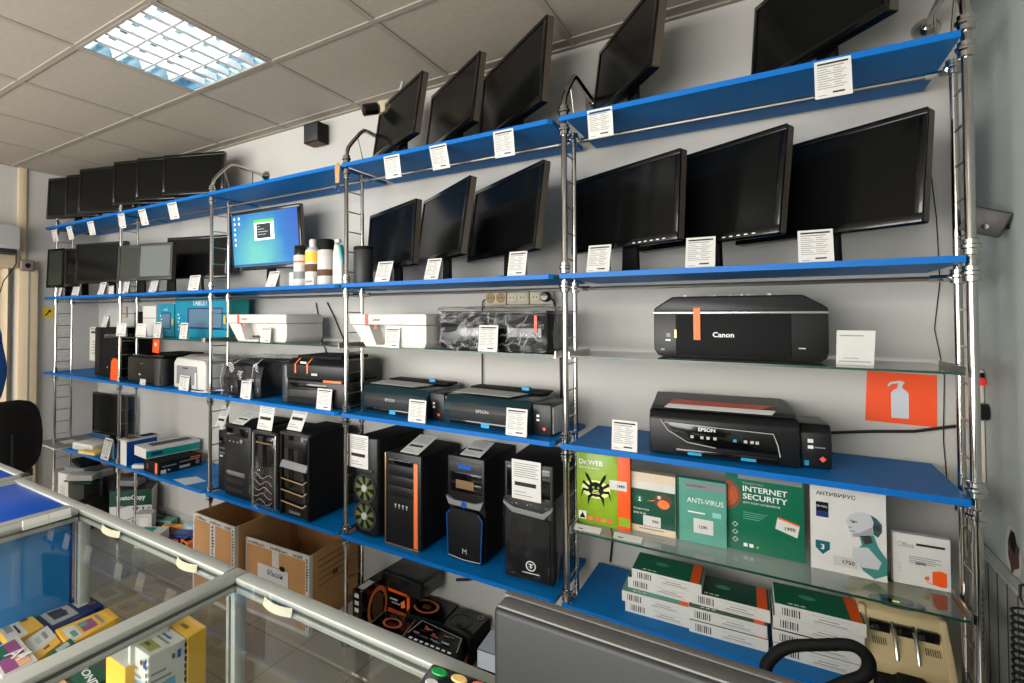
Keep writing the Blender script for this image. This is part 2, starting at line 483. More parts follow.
def board(i, z, label, group, mtop=BLUE):
    xl, xr = P[i+1], P[i]
    x0 = xl-.012; x1 = xr-.036 if i else xr-.012
    pts = [(x0,-.0185),(x1-(.012 if i else 0),-.0185),(x1,-.004),(x1,DEP),(xl+.013,DEP),(xl+.013,-.0112),(x0,-.0112)]
    o = MB().prism(pts, z-TH, z, 'z', mtop)
    if i == 4:      # the last boards run on to the side wall, slotted around the poles
        xe = XL+.004
        o.box(xe, x0-.0002, -.0185, -.0112, z-TH, z, mtop).box(xe, xl-.012, -.0111, DEP, z-TH, z, mtop).box(xl-.0119, xl+.0129, .122, DEP, z-TH, z, mtop)
        x0 = xe
    # front edge band
    o.box(x0, x1-(.012 if i else 0), -.0195, -.0185, z-TH, z, BLUE_EDGE)
    o = o.build('shelf_board', smooth=False)
    return tag(o, label, 'shelf', group)
where = ['at the right end', 'second bay from the right', 'middle bay with the blue screen', 'fourth bay from the right', 'far left bay']
for n, z, nm in (('top', ZA, 'topmost blue shelf board'), ('b', ZB_, 'second blue shelf board from the top, carrying monitors,'),
                 ('d', ZD, 'blue shelf board carrying printers,'), ('e', ZE, 'lowest blue shelf board')):
    for i in range(5):
        board(i, z, nm + ' ' + where[i], 'blue shelf boards')
for z, nm, dz in ((ZA, 'chrome crossbar under the topmost shelf', .052), (ZB_, 'chrome crossbar under the second shelf', .045)):
    for i in range(5):
        o = MB().cyl((P[i+1]+.012, YR, z-dz), (P[i]-.012, YR, z-dz), .006, STEEL, 8)
        o.cyl((P[i+1]+.012, YR, z-dz), (P[i+1]+.05, YR, z-dz), .009, CHROME, 8).cyl((P[i]-.05, YR, z-dz), (P[i]-.012, YR, z-dz), .009, CHROME, 8)
        tag(o.build('crossbar'), nm + ', ' + where[i], 'crossbar', 'chrome crossbars')
GT = .006
def glass_shelf(x0, x1, z, label, y0=-.012, y1=.30):
    t = thing('glass_shelf', label, 'glass shelf', ((x0+x1)/2, 0, z), 0, None)
    h = (x1-x0)/2
    MB().box(-h, h, y0+.0012, y1, -GT, 0, GLASS).build('glass_pane', t, smooth=False)
    MB().box(-h, h, y0, y0+.001, -GT, 0, GEDGE).build('glass_edge', t, smooth=False, label='dark green polished front edge')
    for s in (-1, 1):
        MB().box(s*h-.004, s*h+.004, y0-.004, .22, -GT-.0045, -GT-.0005, STEEL).box(s*(h+.002)-.002, s*(h+.002)+.002, y0-.004, .22, -GT, .012, STEEL).build('shelf_bracket', t, smooth=False)
    return t
glass_shelf(P[1]+.018, P[0]-.016, ZCg, 'clear glass shelf under the wide black printer at the right end')
glass_shelf(P[2]+.018, P[1]-.030, ZCg, 'clear glass shelf under the white printer and the film-wrapped printer')
glass_shelf(P[3]+.018, P[2]-.030, ZCg, 'clear glass shelf under the white printer left of the keyring upright')
glass_shelf(-3.825, P[3]-.030, ZCg-.001, 'clear glass shelf under the turquoise boxes', -.034, .30)
glass_shelf(P[1]+.018, P[0]-.016, ZG, 'clear glass shelf with a row of software boxes on it')

# ---------------------------------------------------------------- monitors
def monitor(label, x, y, zs, zb, w, asp, yaw, tilt, group=None, glow=None, bez=BEZ, screen=SCRN, foot='round', depth=.045, icons=0, brand=None, ov=0):
    """x, y: middle of the screen foot on the shelf; zb: underside of the panel; yaw, tilt in degrees"""
    t = thing('monitor', label, 'monitor', (x, y, zs), math.radians(yaw), group)
    h = w*asp; H0 = zb-zs; ta = math.radians(-tilt)
    b = .016
    p = MB()
    p.box(-w/2, w/2, .001, .028, 0, h, bez, .004)
    p.prism([(-w/2+.04, .05), (w/2-.04, .05), (w/2-.04, h-.04), (-w/2+.04, h-.04)], .0275, depth, 'y', BLKM, .006)
    for s in (-1, 1):
        p.sd(.003, .004, .026, h-.004, s*(w/2+.0004), BEZS)
    # raised rim around the screen
    for (x0, x1, z0, z1) in ((-w/2, w/2, 0, b*1.35), (-w/2, w/2, h-b, h), (-w/2, -w/2+b, b*1.35, h-b), (w/2-b, w/2, b*1.35, h-b)):
        p.box(x0, x1, -.004, .002, z0, z1, bez, .0015)
    for k in range(icons):
        p.fr(w/2-.16+k*.022, .006, w/2-.150+k*.022, .009, -.0046, WHITE)
    p = p.build('housing', t, (0, -ov, H0), (ta, 0, 0))
    sc_ = MB().fr(-w/2+b, b*1.35, w/2-b, h-b, -.0005, screen).build('screen', t, (0, -ov, H0), (ta, 0, 0), smooth=False)
    if brand:
        txt(brand, LGREY, p, (0, -.0046, .006), h=.007, align='C', name='brand_mark')
    q = MB()
    # neck
    q.prism([(-.032, .006), (.032, .006), (.026, H0+.09), (-.026, H0+.09)], .030, .046, 'y', BLKM, .003)
    q.build('neck', t)
    f = MB()
    if foot == 'round':
        f.lathe([(.001, 0), (.088, 0), (.089, .004), (.06, .009), (.001, .0115)], BLKG, 32)
        f.build('stand_base', t, (0, .03, 0))
    else:
        f.box(-.095, .095, -.05, .09, 0, .009, BLKG, .004); f.build('stand_base', t)
    return t
GA, GB = 'monitors on the topmost shelf', 'monitors on the second shelf'
def c2(x, y, yaw, w): return x, y
ROWA = [  # label, X, Zbottom, w, yaw, tilt, asp
 ('large black monitor on the topmost shelf nearest the right wall', -.26, 2.118, .46, -52.5, 4, .60),
 ('black monitor on the topmost shelf just right of the bent chrome arm, turned edge-on', -.768, 2.122, .455, -54.3, 7, .60),
 ('largest of three turned monitors on the topmost shelf, left of the bent chrome arm', -1.171, 2.107, .50, -39.3, 5.2, .60),
 ('middle one of three turned monitors on the topmost shelf', -1.428, 2.109, .44, -34.8, 7.3, .61),
 ('black monitor on the topmost shelf beside the security camera', -1.639, 2.090, .408, -29.8, 9, .61),
]
for l, x, z, w, yaw, ti, asp in ROWA:
    monitor(l, x, .06 if x == -1.639 else .15, ZA, z, w, asp, yaw, ti, GA, ov=.016)
ROWB = [
 ('very wide black monitor on the second shelf at the right end, nearest the upright', -.256, 1.614, .464, -34, 7.3, .61, 0),
 ('wide black monitor in the middle of the right bay, button marks along its lower edge', -.537, 1.613, .473, -33.2, 7.9, .64, 5),
 ('black monitor on the second shelf just right of the twin poles', -.772, 1.618, .437, -30.3, 3.9, .63, 6),
 ('tall-looking black monitor on the second shelf, rightmost of three between the uprights', -1.209, 1.616, .50, -36.2, 7.7, .62, 0),
 ('black monitor with silver side edge on the second shelf, middle of three between the uprights', -1.482, 1.619, .48, -37, 8.6, .62, 0),
 ('smaller black monitor on the second shelf beside the black cylinder', -1.725, 1.597, .433, -26.8, 4.3, .62, 0),
]
for l, x, z, w, yaw, ti, asp, ic in ROWB:
    monitor(l, x, .15, ZB_, z, w, asp, yaw, ti, GB, icons=ic, foot='square' if ic == 0 and x < -1 else 'round', ov=.016)
# far left ones: placed so that the left edge of the panel stands at the given pixel
def far(label, zs, pxl, top, bot, w, yaw, tilt, group, screen=SCRN, bez=BEZ, y=.15, ov=0):
    a = math.radians(yaw)
    # find x so that the lower left corner projects on (pxl, bot)
    yl = y - math.sin(a)*w/2 - ov*math.cos(a)
    q = at(pxl, bot, 'Y', yl); q2 = at(pxl, top, 'Y', yl)
    h = (q2.z-q.z)
    return monitor(label, q.x + math.cos(a)*w/2, y, zs, q.z, w, h/w, yaw, tilt, group, bez=bez, screen=screen, ov=ov)
SCRL = mat('screen_pale_reflection', (96, 102, 96), .38)  # pale reflection painted into the screen's base colour
far('black monitor on the topmost shelf right of its far left group, nearest the bent arm', ZA, 161, 155.5, 196, .40, 22, 3, GA, y=.13, ov=.03)
far('black monitor second from the right in the far left group on the topmost shelf', ZA, 134.5, 158.5, 201, .38, 22, 3, GA, y=.11, ov=.03)
far('black monitor third from the right in the far left group on the topmost shelf', ZA, 111, 162, 206, .38, 20, 3, GA, y=.10, ov=.04)
far('wide black monitor in the middle of the far left group on the topmost shelf', ZA, 76, 169.5, 215, .46, 18, 3, GA, y=.06, ov=.07)
far('black monitor second from the left end of the topmost shelf', ZA, 63, 175.5, 218, .30, 20, 3, GA, y=.07, ov=.06)
far('black monitor at the left end of the topmost shelf', ZA, 44.5, 179, 219.5, .30, 20, 3, GA, y=.05, ov=.09)
far('black monitor on the second shelf left of the lit blue screen, behind the chrome ladder', ZB_, 165, 237.5, 279, .44, 16, 5, GB)
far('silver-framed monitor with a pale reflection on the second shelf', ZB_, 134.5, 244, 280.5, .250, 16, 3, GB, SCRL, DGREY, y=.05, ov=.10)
far('monitor with thin silver top edge on the second shelf, left of the pale reflecting one', ZB_, 115.5, 246, 281, .17, 16, 3, GB, mat('screen_greenish', (44, 48, 40), .3), DGREY, y=.04, ov=.07)
far('wide black television on the second shelf near the left end', ZB_, 74.5, 244.5, 284, .47, 13, 1, GB, y=.10, ov=.06)
far('narrow dark display on the second shelf, second from its left end', ZB_, 64, 249, 287, .12, 10, 2, GB, y=.05, ov=.07)
far('dark green-tinted monitor at the left end of the second shelf', ZB_, 45.5, 249.5, 288, .175, 12, 2, GB, mat('screen_greenish', (44, 48, 40), .3), y=.05, ov=.07)

# lit blue screen with a desktop picture
def mat_desktop():
    m = bpy.data.materials.new('lit_desktop'); m.use_nodes = True
    nt = m.node_tree; b = nt.nodes['Principled BSDF']
    b.inputs['Roughness'].default_value = .3
    b.inputs['Base Color'].default_value = (0, 0, 0, 1)
    tc = nt.nodes.new('ShaderNodeTexCoord')
    mp = nt.nodes.new('ShaderNodeMapping'); mp.inputs['Location'].default_value = (.17, 0, -.03); mp.inputs['Scale'].default_value = (2.6, 0, 1.9)
    g = nt.nodes.new('ShaderNodeTexGradient'); g.gradient_type = 'SPHERICAL'
    n = nt.nodes.new('ShaderNodeTexNoise'); n.inputs['Scale'].default_value = 9
    ad = nt.nodes.new('ShaderNodeMath'); ad.operation = 'MULTIPLY_ADD'; ad.inputs[1].default_value = .25
    r = nt.nodes.new('ShaderNodeValToRGB')
    e = r.color_ramp.elements
    e[0].position = 0.05; e[0].color = s2l((6, 62, 196)) + (1,)
    e[1].position = .95; e[1].color = s2l((120, 224, 214)) + (1,)
    k = e.new(.5); k.color = s2l((18, 130, 214)) + (1,)
    nt.links.new(tc.outputs['Object'], mp.inputs[0]); nt.links.new(mp.outputs[0], g.inputs[0])
    nt.links.new(tc.outputs['Object'], n.inputs['Vector']); nt.links.new(n.outputs[0], ad.inputs[0]); nt.links.new(g.outputs['Fac'], ad.inputs[2])
    nt.links.new(ad.outputs[0], r.inputs[0]); nt.links.new(r.outputs[0], b.inputs['Emission Color'])
    b.inputs['Emission Strength'].default_value = .95
    return m
DESK = mat_desktop()
def glow(name, rgb, e): return mat(name, rgb, .5, emit=e)
t = monitor('monitor with a lit blue desktop on its screen, behind the spray cans', -2.53, .15, ZB_, 1.634, .519, .61, 2.3, -5, GB, screen=DESK)
scr = [c for c in kids(t) if c.name.startswith('screen')][0]
m = MB()
GW, GGn, GK, GWd = glow('screen_white', (225, 232, 235), .8), glow('screen_green', (70, 170, 70), .8), glow('screen_black', (24, 30, 30), .6), glow('screen_grey', (160, 170, 170), .6)
m.fr(-.07, .155, .075, .255, -.0012, GW).fr(-.07, .247, .075, .262, -.0016, GGn).fr(-.052, .165, .050, .240, -.0017, GK)
for k in range(4): m.fr(-.045, .225-k*.014, -.045+(.02, .05, .075, .06)[k], .228-k*.014, -.002, GWd)
for r_ in range(6): m.fr(-.225, .275-r_*.028, -.214, .288-r_*.028, -.0012, GW)
m.fr(-.19, .275, -.179, .288, -.0012, GW).fr(-.19, .247, -.179, .26, -.0012, GW)
m.fr(-.243, .0225, .243, .034, -.0012, glow('screen_taskbar', (30, 70, 120), .7))
m.build('desktop_windows', scr, smooth=False)

# black monitor standing low on the left
far('black monitor standing on the lowest shelf at the left behind the leaflets', ZE, 92.5, 391.5, 432, .40, 4, 0, None, y=.24)

# ---------------------------------------------------------------- price tags
def card(label, bl, br, tl, tr, ax, v, group, hang=False, style=0, lean=None):
    """a card whose anchored edge lies on plane ax = v; the free edge is found by the sight line on the card's own x plane"""
    if hang: bl, tl = tl, bl; br, tr = tr, br
    A = at(*bl, ax, v); B = at(*br, ax, v)
    if ax == 'Z' and abs(B.y-A.y) > .5*abs(B.x-A.x): B = Vector((B.x, A.y, A.z))
    w = (B-A).length; w = min(max(w, .045), .115)
    mid = (A+B)/2; ux = (B-A).normalized()
    ux = Vector((ux.x, ux.y, 0)).normalized()
    if ax == 'Y': mid.z = (A.z+B.z)/2
    F = at((tl[0]+tr[0])/2, (tl[1]+tr[1])/2, 'X', mid.x)
    d = F-mid; L = d.length
    ang_ok = .05 < L < .17 and d.y > -.12 and (d.z*(-1 if hang else 1)) > 0
    if not ang_ok:
        F = at((tl[0]+tr[0])/2, (tl[1]+tr[1])/2, 'Y', mid.y + .01)
        L = min(max(abs(F.z-mid.z), .06), .14); d = Vector((0, .18, -1 if hang else 1)).normalized()*L
    if lean is not None and not hang: d = Vector((0, min(d.y/L, lean), 1))*L
    d = d.normalized(); n = ux.cross(d).normalized()      # n looks back
    if n.y < 0: n = -n
    org = mid
    def Pt(u, k, o=0): return ux*u + d*k - n*o
    m = MB(); T2 = .0009
    if hang:   # k runs downwards from the edge
        def Pt(u, k, o=0): return ux*u + d*(L-k) - n*o
    hw = w/2
    pts = [Pt(-hw, 0), Pt(hw, 0), Pt(hw, L), Pt(-hw, L)]
    m.hexa([Pt(-hw,0,-T2), Pt(hw,0,-T2), Pt(hw,0,0), Pt(-hw,0,0), Pt(-hw,L,-T2), Pt(hw,L,-T2), Pt(hw,L,0), Pt(-hw,L,0)], PAPER)
    def mark(u0, k0, u1, k1, mt):
        u0, u1 = (-hw+u0*w, -hw+u1*w); k0, k1 = k0*L, k1*L
        m.quad([Pt(u0,k0,.0005), Pt(u1,k0,.0005), Pt(u1,k1,.0005), Pt(u0,k1,.0005)], mt)
    if style == 0:
        mark(.08, .88, .92, .93, INKD)
        mark(.08, .81, .80, .84, INK)
        for r_ in range(9):
            k = .74-r_*.062
            mark(.08, k, .36+.09*((r_*7) % 3), k+.02, INK); mark(.52, k, .72+.07*((r_*5) % 3), k+.02, INK)
        mark(.48, .10, .80, .145, INKD); mark(.10, .06, .32, .08, INK)
    elif style == 1:
        for r_ in range(7): mark(.08, .90-r_*.055, .92-.1*(r_ % 2), .92-r_*.055, INK)
        mark(.10, .34, .84, .44, INKD); mark(.08, .18, .5, .2, INK); mark(.08, .10, .7, .12, INK)
    elif style == 2:
        mark(.08, .84, .7, .87, INK); mark(.08, .10, .92, .13, INK); mark(.2, .2, .6, .22, INK)
    if not hang and style != 1:      # rear flap of the folded card
        zf = -0.0 if True else 0
        top = Pt(0, L, -T2); fy = max(top.y+.006, .008)
        m.hexa([Vector((-hw*ux.x*.9, fy, 0)), Vector((hw*ux.x*.9, fy, 0)), Vector((hw*ux.x*.9, fy+.001, 0)), Vector((-hw*ux.x*.9, fy+.001, 0)),
                Vector((-hw*ux.x*.9, top.y, top.z)), Vector((hw*ux.x*.9, top.y, top.z)), Vector((hw*ux.x*.9, top.y+.001, top.z)), Vector((-hw*ux.x*.9, top.y+.001, top.z))], PAPER2)
    o = m.build('price_tag', None, org, smooth=False)
    return tag(o, label, 'price tag', group)
HG = 'price tags hung on the topmost shelf edge'
YA = -.0215
for lab, tl, tr, bl, br in (
 ('large white price tag on the topmost shelf edge below the rightmost monitor', (814,62),(851,56),(815.5,100),(852,93)),
 ('white price tag on the topmost shelf edge right of the chrome arm', (587,111),(612,106),(589,140),(613,134)),
 ('white price tag on the topmost shelf edge left of the chrome arm', (493,132),(513,128),(495,159),(515,154.5)),
 ('white price tag on the topmost shelf edge below the middle of three turned monitors', (429,146.5),(446,143),(433,171),(450,167)),
 ('white price tag on the topmost shelf edge nearest the keyring', (383.5,157),(399,153.5),(386.5,180),(401,176)),
 ('small price tag on the topmost shelf edge under the monitor beside the bent arm', (167,203.5),(176,202),(171,220),(179,218)),
 ('small price tag on the topmost shelf edge, second in the far left row', (138,210),(145,209),(142,226),(149,224)),
 ('small price tag on the topmost shelf edge at the fifth upright', (117.5,214.5),(124,213),(120,229),(126,227.5)),
 ('small price tag on the topmost shelf edge under the wide far monitor', (87,222),(93,221),(90.5,235.5),(95.5,234.5)),
 ('small price tag on the topmost shelf edge, second from the left end', (66,227),(71,226),(69.5,240),(74,239)),
 ('small price tag at the left end of the topmost shelf edge', (51,230.5),(56,229.5),(54,242),(58,241))):
    card(lab, bl, br, tl, tr, 'Y', YA, HG, hang=True)
SG = 'price tags standing on the second shelf'
for lab, bl, br, tl, tr in (
 ('large white price card before the rightmost monitor on the second shelf', (798.5,263),(834.5,261),(797,231),(832.5,228)),
 ('large white price card between the right two monitors on the second shelf', (685,268),(715,267),(686,238.5),(715.5,235.5)),
 ('white price card right of the twin poles on the second shelf', (586,271),(609,270.5),(588,244.5),(612,242.5)),
 ('white price card below the tallest of three turned monitors on the second shelf', (507,274),(525,273),(509,250),(528,248)),
 ('leaning price card below the middle of three turned monitors on the second shelf', (423.5,278.5),(437.5,278),(428,258),(442,256)),
 ('leaning price card right of the black cylinder on the second shelf', (374,281),(389,280.5),(379,261),(393,259.5)),
 ('leaning price card under the lit blue screen', (265,287.5),(275,286.5),(270,272),(280,270.5)),
 ('leaning price card under the black monitor left of the blue screen', (187.5,291),(198,290.5),(191,276),(200,275)),
 ('leaning price card under the pale reflecting monitor', (148,292.7),(155.5,292.5),(152,279.5),(159.5,278.5)),
 ('leaning price card right of the fifth upright on the second shelf', (121,294),(127.5,294),(124,280.5),(130,280)),
 ('narrow price card left of the fifth upright on the second shelf', (108.5,294.6),(113.5,294.5),(109.5,286),(113,286)),
 ('leaning price card under the wide television', (97,295),(103,295),(101,283),(107,282)),
 ('leaning price card second from the left end of the second shelf', (71,296),(78,296),(74,285),(80.5,285)),
 ('leaning price card at the left end of the second shelf', (54,297),(60,297),(57,287),(62.5,286))):
    A = at(*bl, 'Y', .004)
    dz = ZB_+.0005 - (at(*bl, 'Y', .004).z + at(*br, 'Y', .004).z)/2
    o = card(lab, bl, br, tl, tr, 'Y', .004, SG)
    o.location.z = ZB_+.0005
GG = 'price cards standing on the glass shelves'
for lab, bl, br, tl, tr, v in (
 ('blank white square card beside the wide black printer', (836,364),(874,366),(837,330),(875,331), .06),
 ('price card in front of the film-wrapped printer', (478,349.5),(497,351),(482,325),(500.5,325.5), .0),
 ('price card in front of the white printer right of the keyring upright', (384.5,346),(399,347),(388,327),(401,327), .0),
 ('price card in front of the white printer left of the keyring upright', (260,341),(270,342),(262,327),(270.5,326.5), .0),
 ('leaning price card in front of the larger turquoise box', (179,338),(186.5,338),(183,323),(190.5,322), -.01),
 ('leaning price card in front of the smaller turquoise box', (153,337),(160,337.5),(157,322),(164,322), -.01),
 ('squarish white card left of the turquoise boxes', (134,335.5),(147,336.5),(135,322),(148,323), -.01),
 ('squarish white card at the left end of the glass shelves', (114.5,335),(126.5,335.5),(116,322),(128,322), -.01)):
    o = card(lab, bl, br, tl, tr, 'Y', v-(.012 if 'white printer' in lab else 0), GG, style=2 if 'blank' in lab or 'squarish' in lab else 0, lean=.12)
    o.location.z = ZCg+.0005
DG = 'price cards on the printer shelf'
for lab, bl, br, tl, tr in (
 ('white price card in a clear stand left of the big printer with a red sheet', (611.5,445),(637,449.5),(614,416),(638,419)),
 ('price card before the right one of the two flat teal-black printers', (505.5,433),(526.5,436.5),(509,407),(530,409)),
 ('price card before the left one of the two flat teal-black printers', (408,420),(425,422.5),(411.5,398),(427.5,400)),
 ('price card before the black laser printer with orange tapes', (316,408.5),(330.5,410),(318,388.5),(333,388.5)),
 ('price card before the film-bagged laser printer', (240,398),(250,399),(243,380.5),(253.5,381)),
 ('price card before the pale grey laser printer', (178.5,388),(188,389),(180.5,373.5),(190,374)),
 ('leaning price card before the low black office printer', (139.5,385),(145,386),(143,370),(149,371))):
    o = card(lab, bl, br, tl, tr, 'Y', -.004, DG, lean=.12)
    o.location.z = ZD+.0005
o = card('pale price card leaning among the leaflets on the lowest shelf', (100,456),(108,457.5),(105,435),(113.5,436), 'Y', -.01, None)
o.location.z = ZE+.0005

# ---------------------------------------------------------------- film bags
def film(w, d, h, parent, name='film_bag', amp=.006, seed=1, n=14, dark=False, y0=0.0):
    """crumpled clear bag around 0..w, y0..d, 0..h"""
    bm = bmesh.new(); random.seed(seed)
    def face(o, a, b, na, nb):
        g = [[bm.verts.new(o + a*i/na + b*j/nb) for j in range(nb+1)] for i in range(na+1)]
        for i in range(na):
            for j in range(nb): bm.faces.new((g[i][j], g[i+1][j], g[i+1][j+1], g[i][j+1]))
    X, Y, Z = Vector((w,0,0)), Vector((0,d-y0,0)), Vector((0,0,h)); O = Vector((0,y0,0))
    face(O, X, Z, n*2, n); face(O+Y, X, Z, n, n); face(O, Y, Z, n, n); face(O+X, Y, Z, n, n); face(O+Z, X, Y, n*2, n)
    bmesh.ops.remove_doubles(bm, verts=bm.verts, dist=1e-5)
    C0 = Vector((w/2, (d+y0)/2, h/2))
    bm.normal_update()
    for v in bm.verts:
        q = v.co + Vector((seed*3.1, 0, 0))
        k = noise.ridged_multi_fractal(q*11, 1, 2, 3, 1, 2)*.5 + noise.noise(q*25)*.5
        nn = v.normal if v.normal.length > 0 else (v.co-C0).normalized()
        if nn.dot(v.co-C0) < 0: nn = -nn
        s = amp*(.3+k)
        if v.co.z < .002: nn = Vector((nn.x, nn.y, 0))
        v.co += nn*max(s, 0)
    me = bpy.data.meshes.new(name); bm.to_mesh(me); bm.free(); me.materials.append(FILM)
    me.shade_smooth()
    o = bpy.data.objects.new(name, me); COL.objects.link(o); o.parent = parent
    return o

R = math.radians
# ---------------------------------------------------------------- computer towers (front-left-bottom corner, width, height)
def tower(label, x, y, w, h, d, yaw, zb=ZE, group='computer towers on the lowest shelf'):
    t = thing('computer_tower', label, 'computer', (x+w/2, y, zb), R(yaw), group)
    MB().box(-w/2+.002, w/2-.002, .014, d, .008, h-.003, BLKM, .003).build('case', t)
    for sx in (-1, 1):
        for yy in (.04, d-.04):
            MB().lathe([(.014, 0), (.014, .008)], BLKM, 12, (sx*(w/2-.03), yy, 0)).build('foot', t)
    return t
TG = [  # X, w, h
 (-2.772, .086, .318), (-2.682, .203, .367), (-2.440, .168, .366), (-2.238, .186, .388),
 (-1.836, .138, .410), (-1.660, .172, .372), (-1.396, .156, .388), (-1.150, .172, .410)]
D_ = .305
# 1
x, w, h = TG[0]
t = tower('slim small black computer tower at the left end of its row', x, .04, w, h, D_, 0)
m = MB().box(-w/2, w/2, 0, .014, .005, h, BLK, .004); m.fr(-.034, .225, .01, .228, -.0004, GREYP).fr(-.034, .20, .01, .204, -.0004, GREYP)
m.box(-.036, .036, -.002, 0, .245, .285, BLKG, .001).build('front_panel', t)
MB().lathe([(.006, -.003), (.006, .001)], SILV, 12, (.026, 0, .232), 'y').build('power_button', t)
MB().fr(-.03, .180, -.005, .190, -.0006, LGREY).build('badge', t, smooth=False)
# 2
x, w, h = TG[1]
t = tower('black computer tower with a round silver dial and three slanted slots low on its front', x, .012, w, h, D_, 0)
MB().box(-w/2, w/2, 0, .014, .005, h, BLK, .006).build('front_panel', t)
MB().box(-w/2+.02, w/2-.02, -.003, 0, h-.055, h-.015, BLKG, .001).build('drive_bay', t)
MB().lathe([(.011, -.006), (.013, -.003), (.013, .001)], CHROME, 18, (.035, 0, h-.075), 'y').build('dial', t)
for k in range(3): MB().disc((-.06+k*.03, h-.085), .004, -.0006, LGREY, 10).build('port', t, smooth=False)
for k in range(3):
    z = .125-k*.042
    MB().hexa([(-.075,-.001,z-.012),(.06,-.001,z-.014),(.06,.002,z-.014),(-.075,.002,z-.012),(-.075,-.012,z+.004),(.055,-.012,z+.002),(.06,.002,z+.008),(-.075,.002,z+.010)], GREYP if k == 0 else DGREY, .001).build('vent_slat', t)
# 3
x, w, h = TG[2]
t = tower('black computer tower with silver side edges and crumpled film on its lower front', x, -.008, w, h, D_, 0)
MB().box(-w/2+.008, w/2-.008, 0, .014, .02, h-.02, BLKG, .004).build('front_panel', t)
MB().box(-w/2, -w/2+.009, -.006, .016, .01, h-.004, GREYP, .003).build('side_trim', t, label='silver side trim')
MB().box(w/2-.009, w/2, -.006, .016, .01, h-.004, SILV, .003).build('side_trim', t, label='silver side trim')
MB().box(-w/2, w/2, -.006, .016, h-.012, h, DGREY, .003).build('top_trim', t)
MB().box(-.06, .06, -.003, 0, h-.062, h-.03, BLKG, .001).box(-.058, .058, -.0045, -.003, h-.056, h-.050, CHAMP).build('drive_bay', t)
o = film(w-.004, .03, .19, t, amp=.014, seed=4, y0=-.004); o.location = (-w/2+.002, -.006, .004)
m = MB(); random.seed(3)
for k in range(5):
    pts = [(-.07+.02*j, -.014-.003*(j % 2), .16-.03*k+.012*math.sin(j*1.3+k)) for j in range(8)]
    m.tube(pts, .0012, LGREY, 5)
m.build('film_crease_glint', t)  # light grey tubes stand for glints on the crinkled film
# 4
x, w, h = TG[3]
t = tower('black computer tower with a grey ledge and three champagne strips on its front', x, -.012, w, h, D_, 0)
MB().box(-w/2+.004, w/2-.004, 0, .014, .01, h-.004, BLKG, .004).build('front_panel', t)
MB().box(-w/2, w/2, -.008, .02, h-.014, h, DGREY, .005).build('top_trim', t)
for s in (-1, 1): MB().box(s*(w/2-.005)-.006, s*(w/2-.005)+.006, -.008, .02, .006, h-.01, BLKM, .004).build('side_trim', t)
MB().box(-w/2+.024, w/2-.024, -.002, 0, h-.075, h-.035, BLK, .001).build('drive_bay', t)
MB().hexa([(-w/2+.008,-.016,.228),(w/2-.012,-.016,.222),(w/2-.012,.002,.222),(-w/2+.008,.002,.228),(-w/2+.008,-.003,.256),(w/2-.012,-.003,.250),(w/2-.012,.002,.254),(-w/2+.008,.002,.26)], GREYP, .002).build('ledge', t, label='grey ledge across the front')
for k in range(3):
    z = .170-k*.052
    MB().tube([(-w/2+.010, -.007, z+.004), (w/2-.035, -.010, z-.004), (w/2-.018, -.004, z+.010)], .0032, CHAMP, 8).build('strip', t, label='champagne metal strip')
txt('COUGAR', LGREY, t, (-.035, -.0012, .022), w=.07)
# 5
x, w, h = TG[4]
t = tower('black computer tower with two fans visible behind its front, price card taped on', x, .035, w, h, D_, -2)
m = MB().prism([(-w/2, .014), (-w/2+.01, -.004), (-.03, -.014), (.03, -.014), (w/2-.01, -.004), (w/2, .014)], .008, h, 'z', BLK, .004); m.build('front_panel', t)
BLADE = mat('fan_blade_led_tint', (92, 104, 52), .45)  # greenish LED glow painted into the blade colour
for z in (.20, .085):
    f = MB().ring((0, z), .052, .060, -.0150, DGREY, 28)
    f.disc((0, z), .052, -.0148, BLKM, 28); f = f.build('fan', t, smooth=False)
    q = MB().lathe([(.013, -.021), (.016, -.0165), (.016, -.0155)], LGREY, 18, (0, 0, z), 'y').build('hub', f)
    bl = MB()
    for k in range(7):
        a = k*2*math.pi/7
        bl.quad([(.017*math.cos(a), -.0156, z+.017*math.sin(a)), (.05*math.cos(a+.1), -.0156, z+.05*math.sin(a+.1)),
                 (.05*math.cos(a+.55), -.0163, z+.05*math.sin(a+.55)), (.017*math.cos(a+.5), -.0163, z+.017*math.sin(a+.5))], BLADE)
    bl.build('fan_blades', f, smooth=False)
MB().box(-.045, .045, -.017, -.012, .268, .282, DGREY, .002).build('port_strip', t)
txt('AEROCOOL', LGREY, t, (-.025, -.0148, .028), w=.05)
# 6
x, w, h = TG[5]
t = tower('black computer tower with a vertical orange stripe on its front', x, .02, w, h, D_, 0)
MB().box(-w/2+.004, w/2, 0, .014, .006, h, BLK, .003).build('front_panel', t)
MB().box(-w/2, -w/2+.005, -.004, .016, .004, h-.004, CHAMP, .001).build('edge_trim', t, label='thin bronze edge')
MB().box(-w/2, w/2-.01, -.004, .002, .002, .007, CHAMP, .001).build('edge_trim', t, label='thin bronze edge')
MB().box(w/2-.032, w/2-.014, -.004, .001, .012, h-.03, ORNG, .001).build('stripe', t, label='vertical orange stripe')
m = MB().box(-w/2+.012, w/2-.036, -.002, 0, h-.048, h-.024, BLKG, .001)
m.fr(-w/2+.02, h-.030, w/2-.05, h-.0285, -.0024, INK); m.build('drive_bay', t)
for k in range(3): MB().box(-w/2+.012, w/2-.036, -.0012, 0, h-.092-k*.04, h-.053-k*.04, BLK, .001).build('bay_cover', t)
for k in range(4): MB().disc((-.035+k*.018, .165), .0045, -.0006, LGREY, 10).fr(-.0365+k*.018, .152, -.0335+k*.018, .160, -.0006, LGREY).build('port', t, smooth=False)
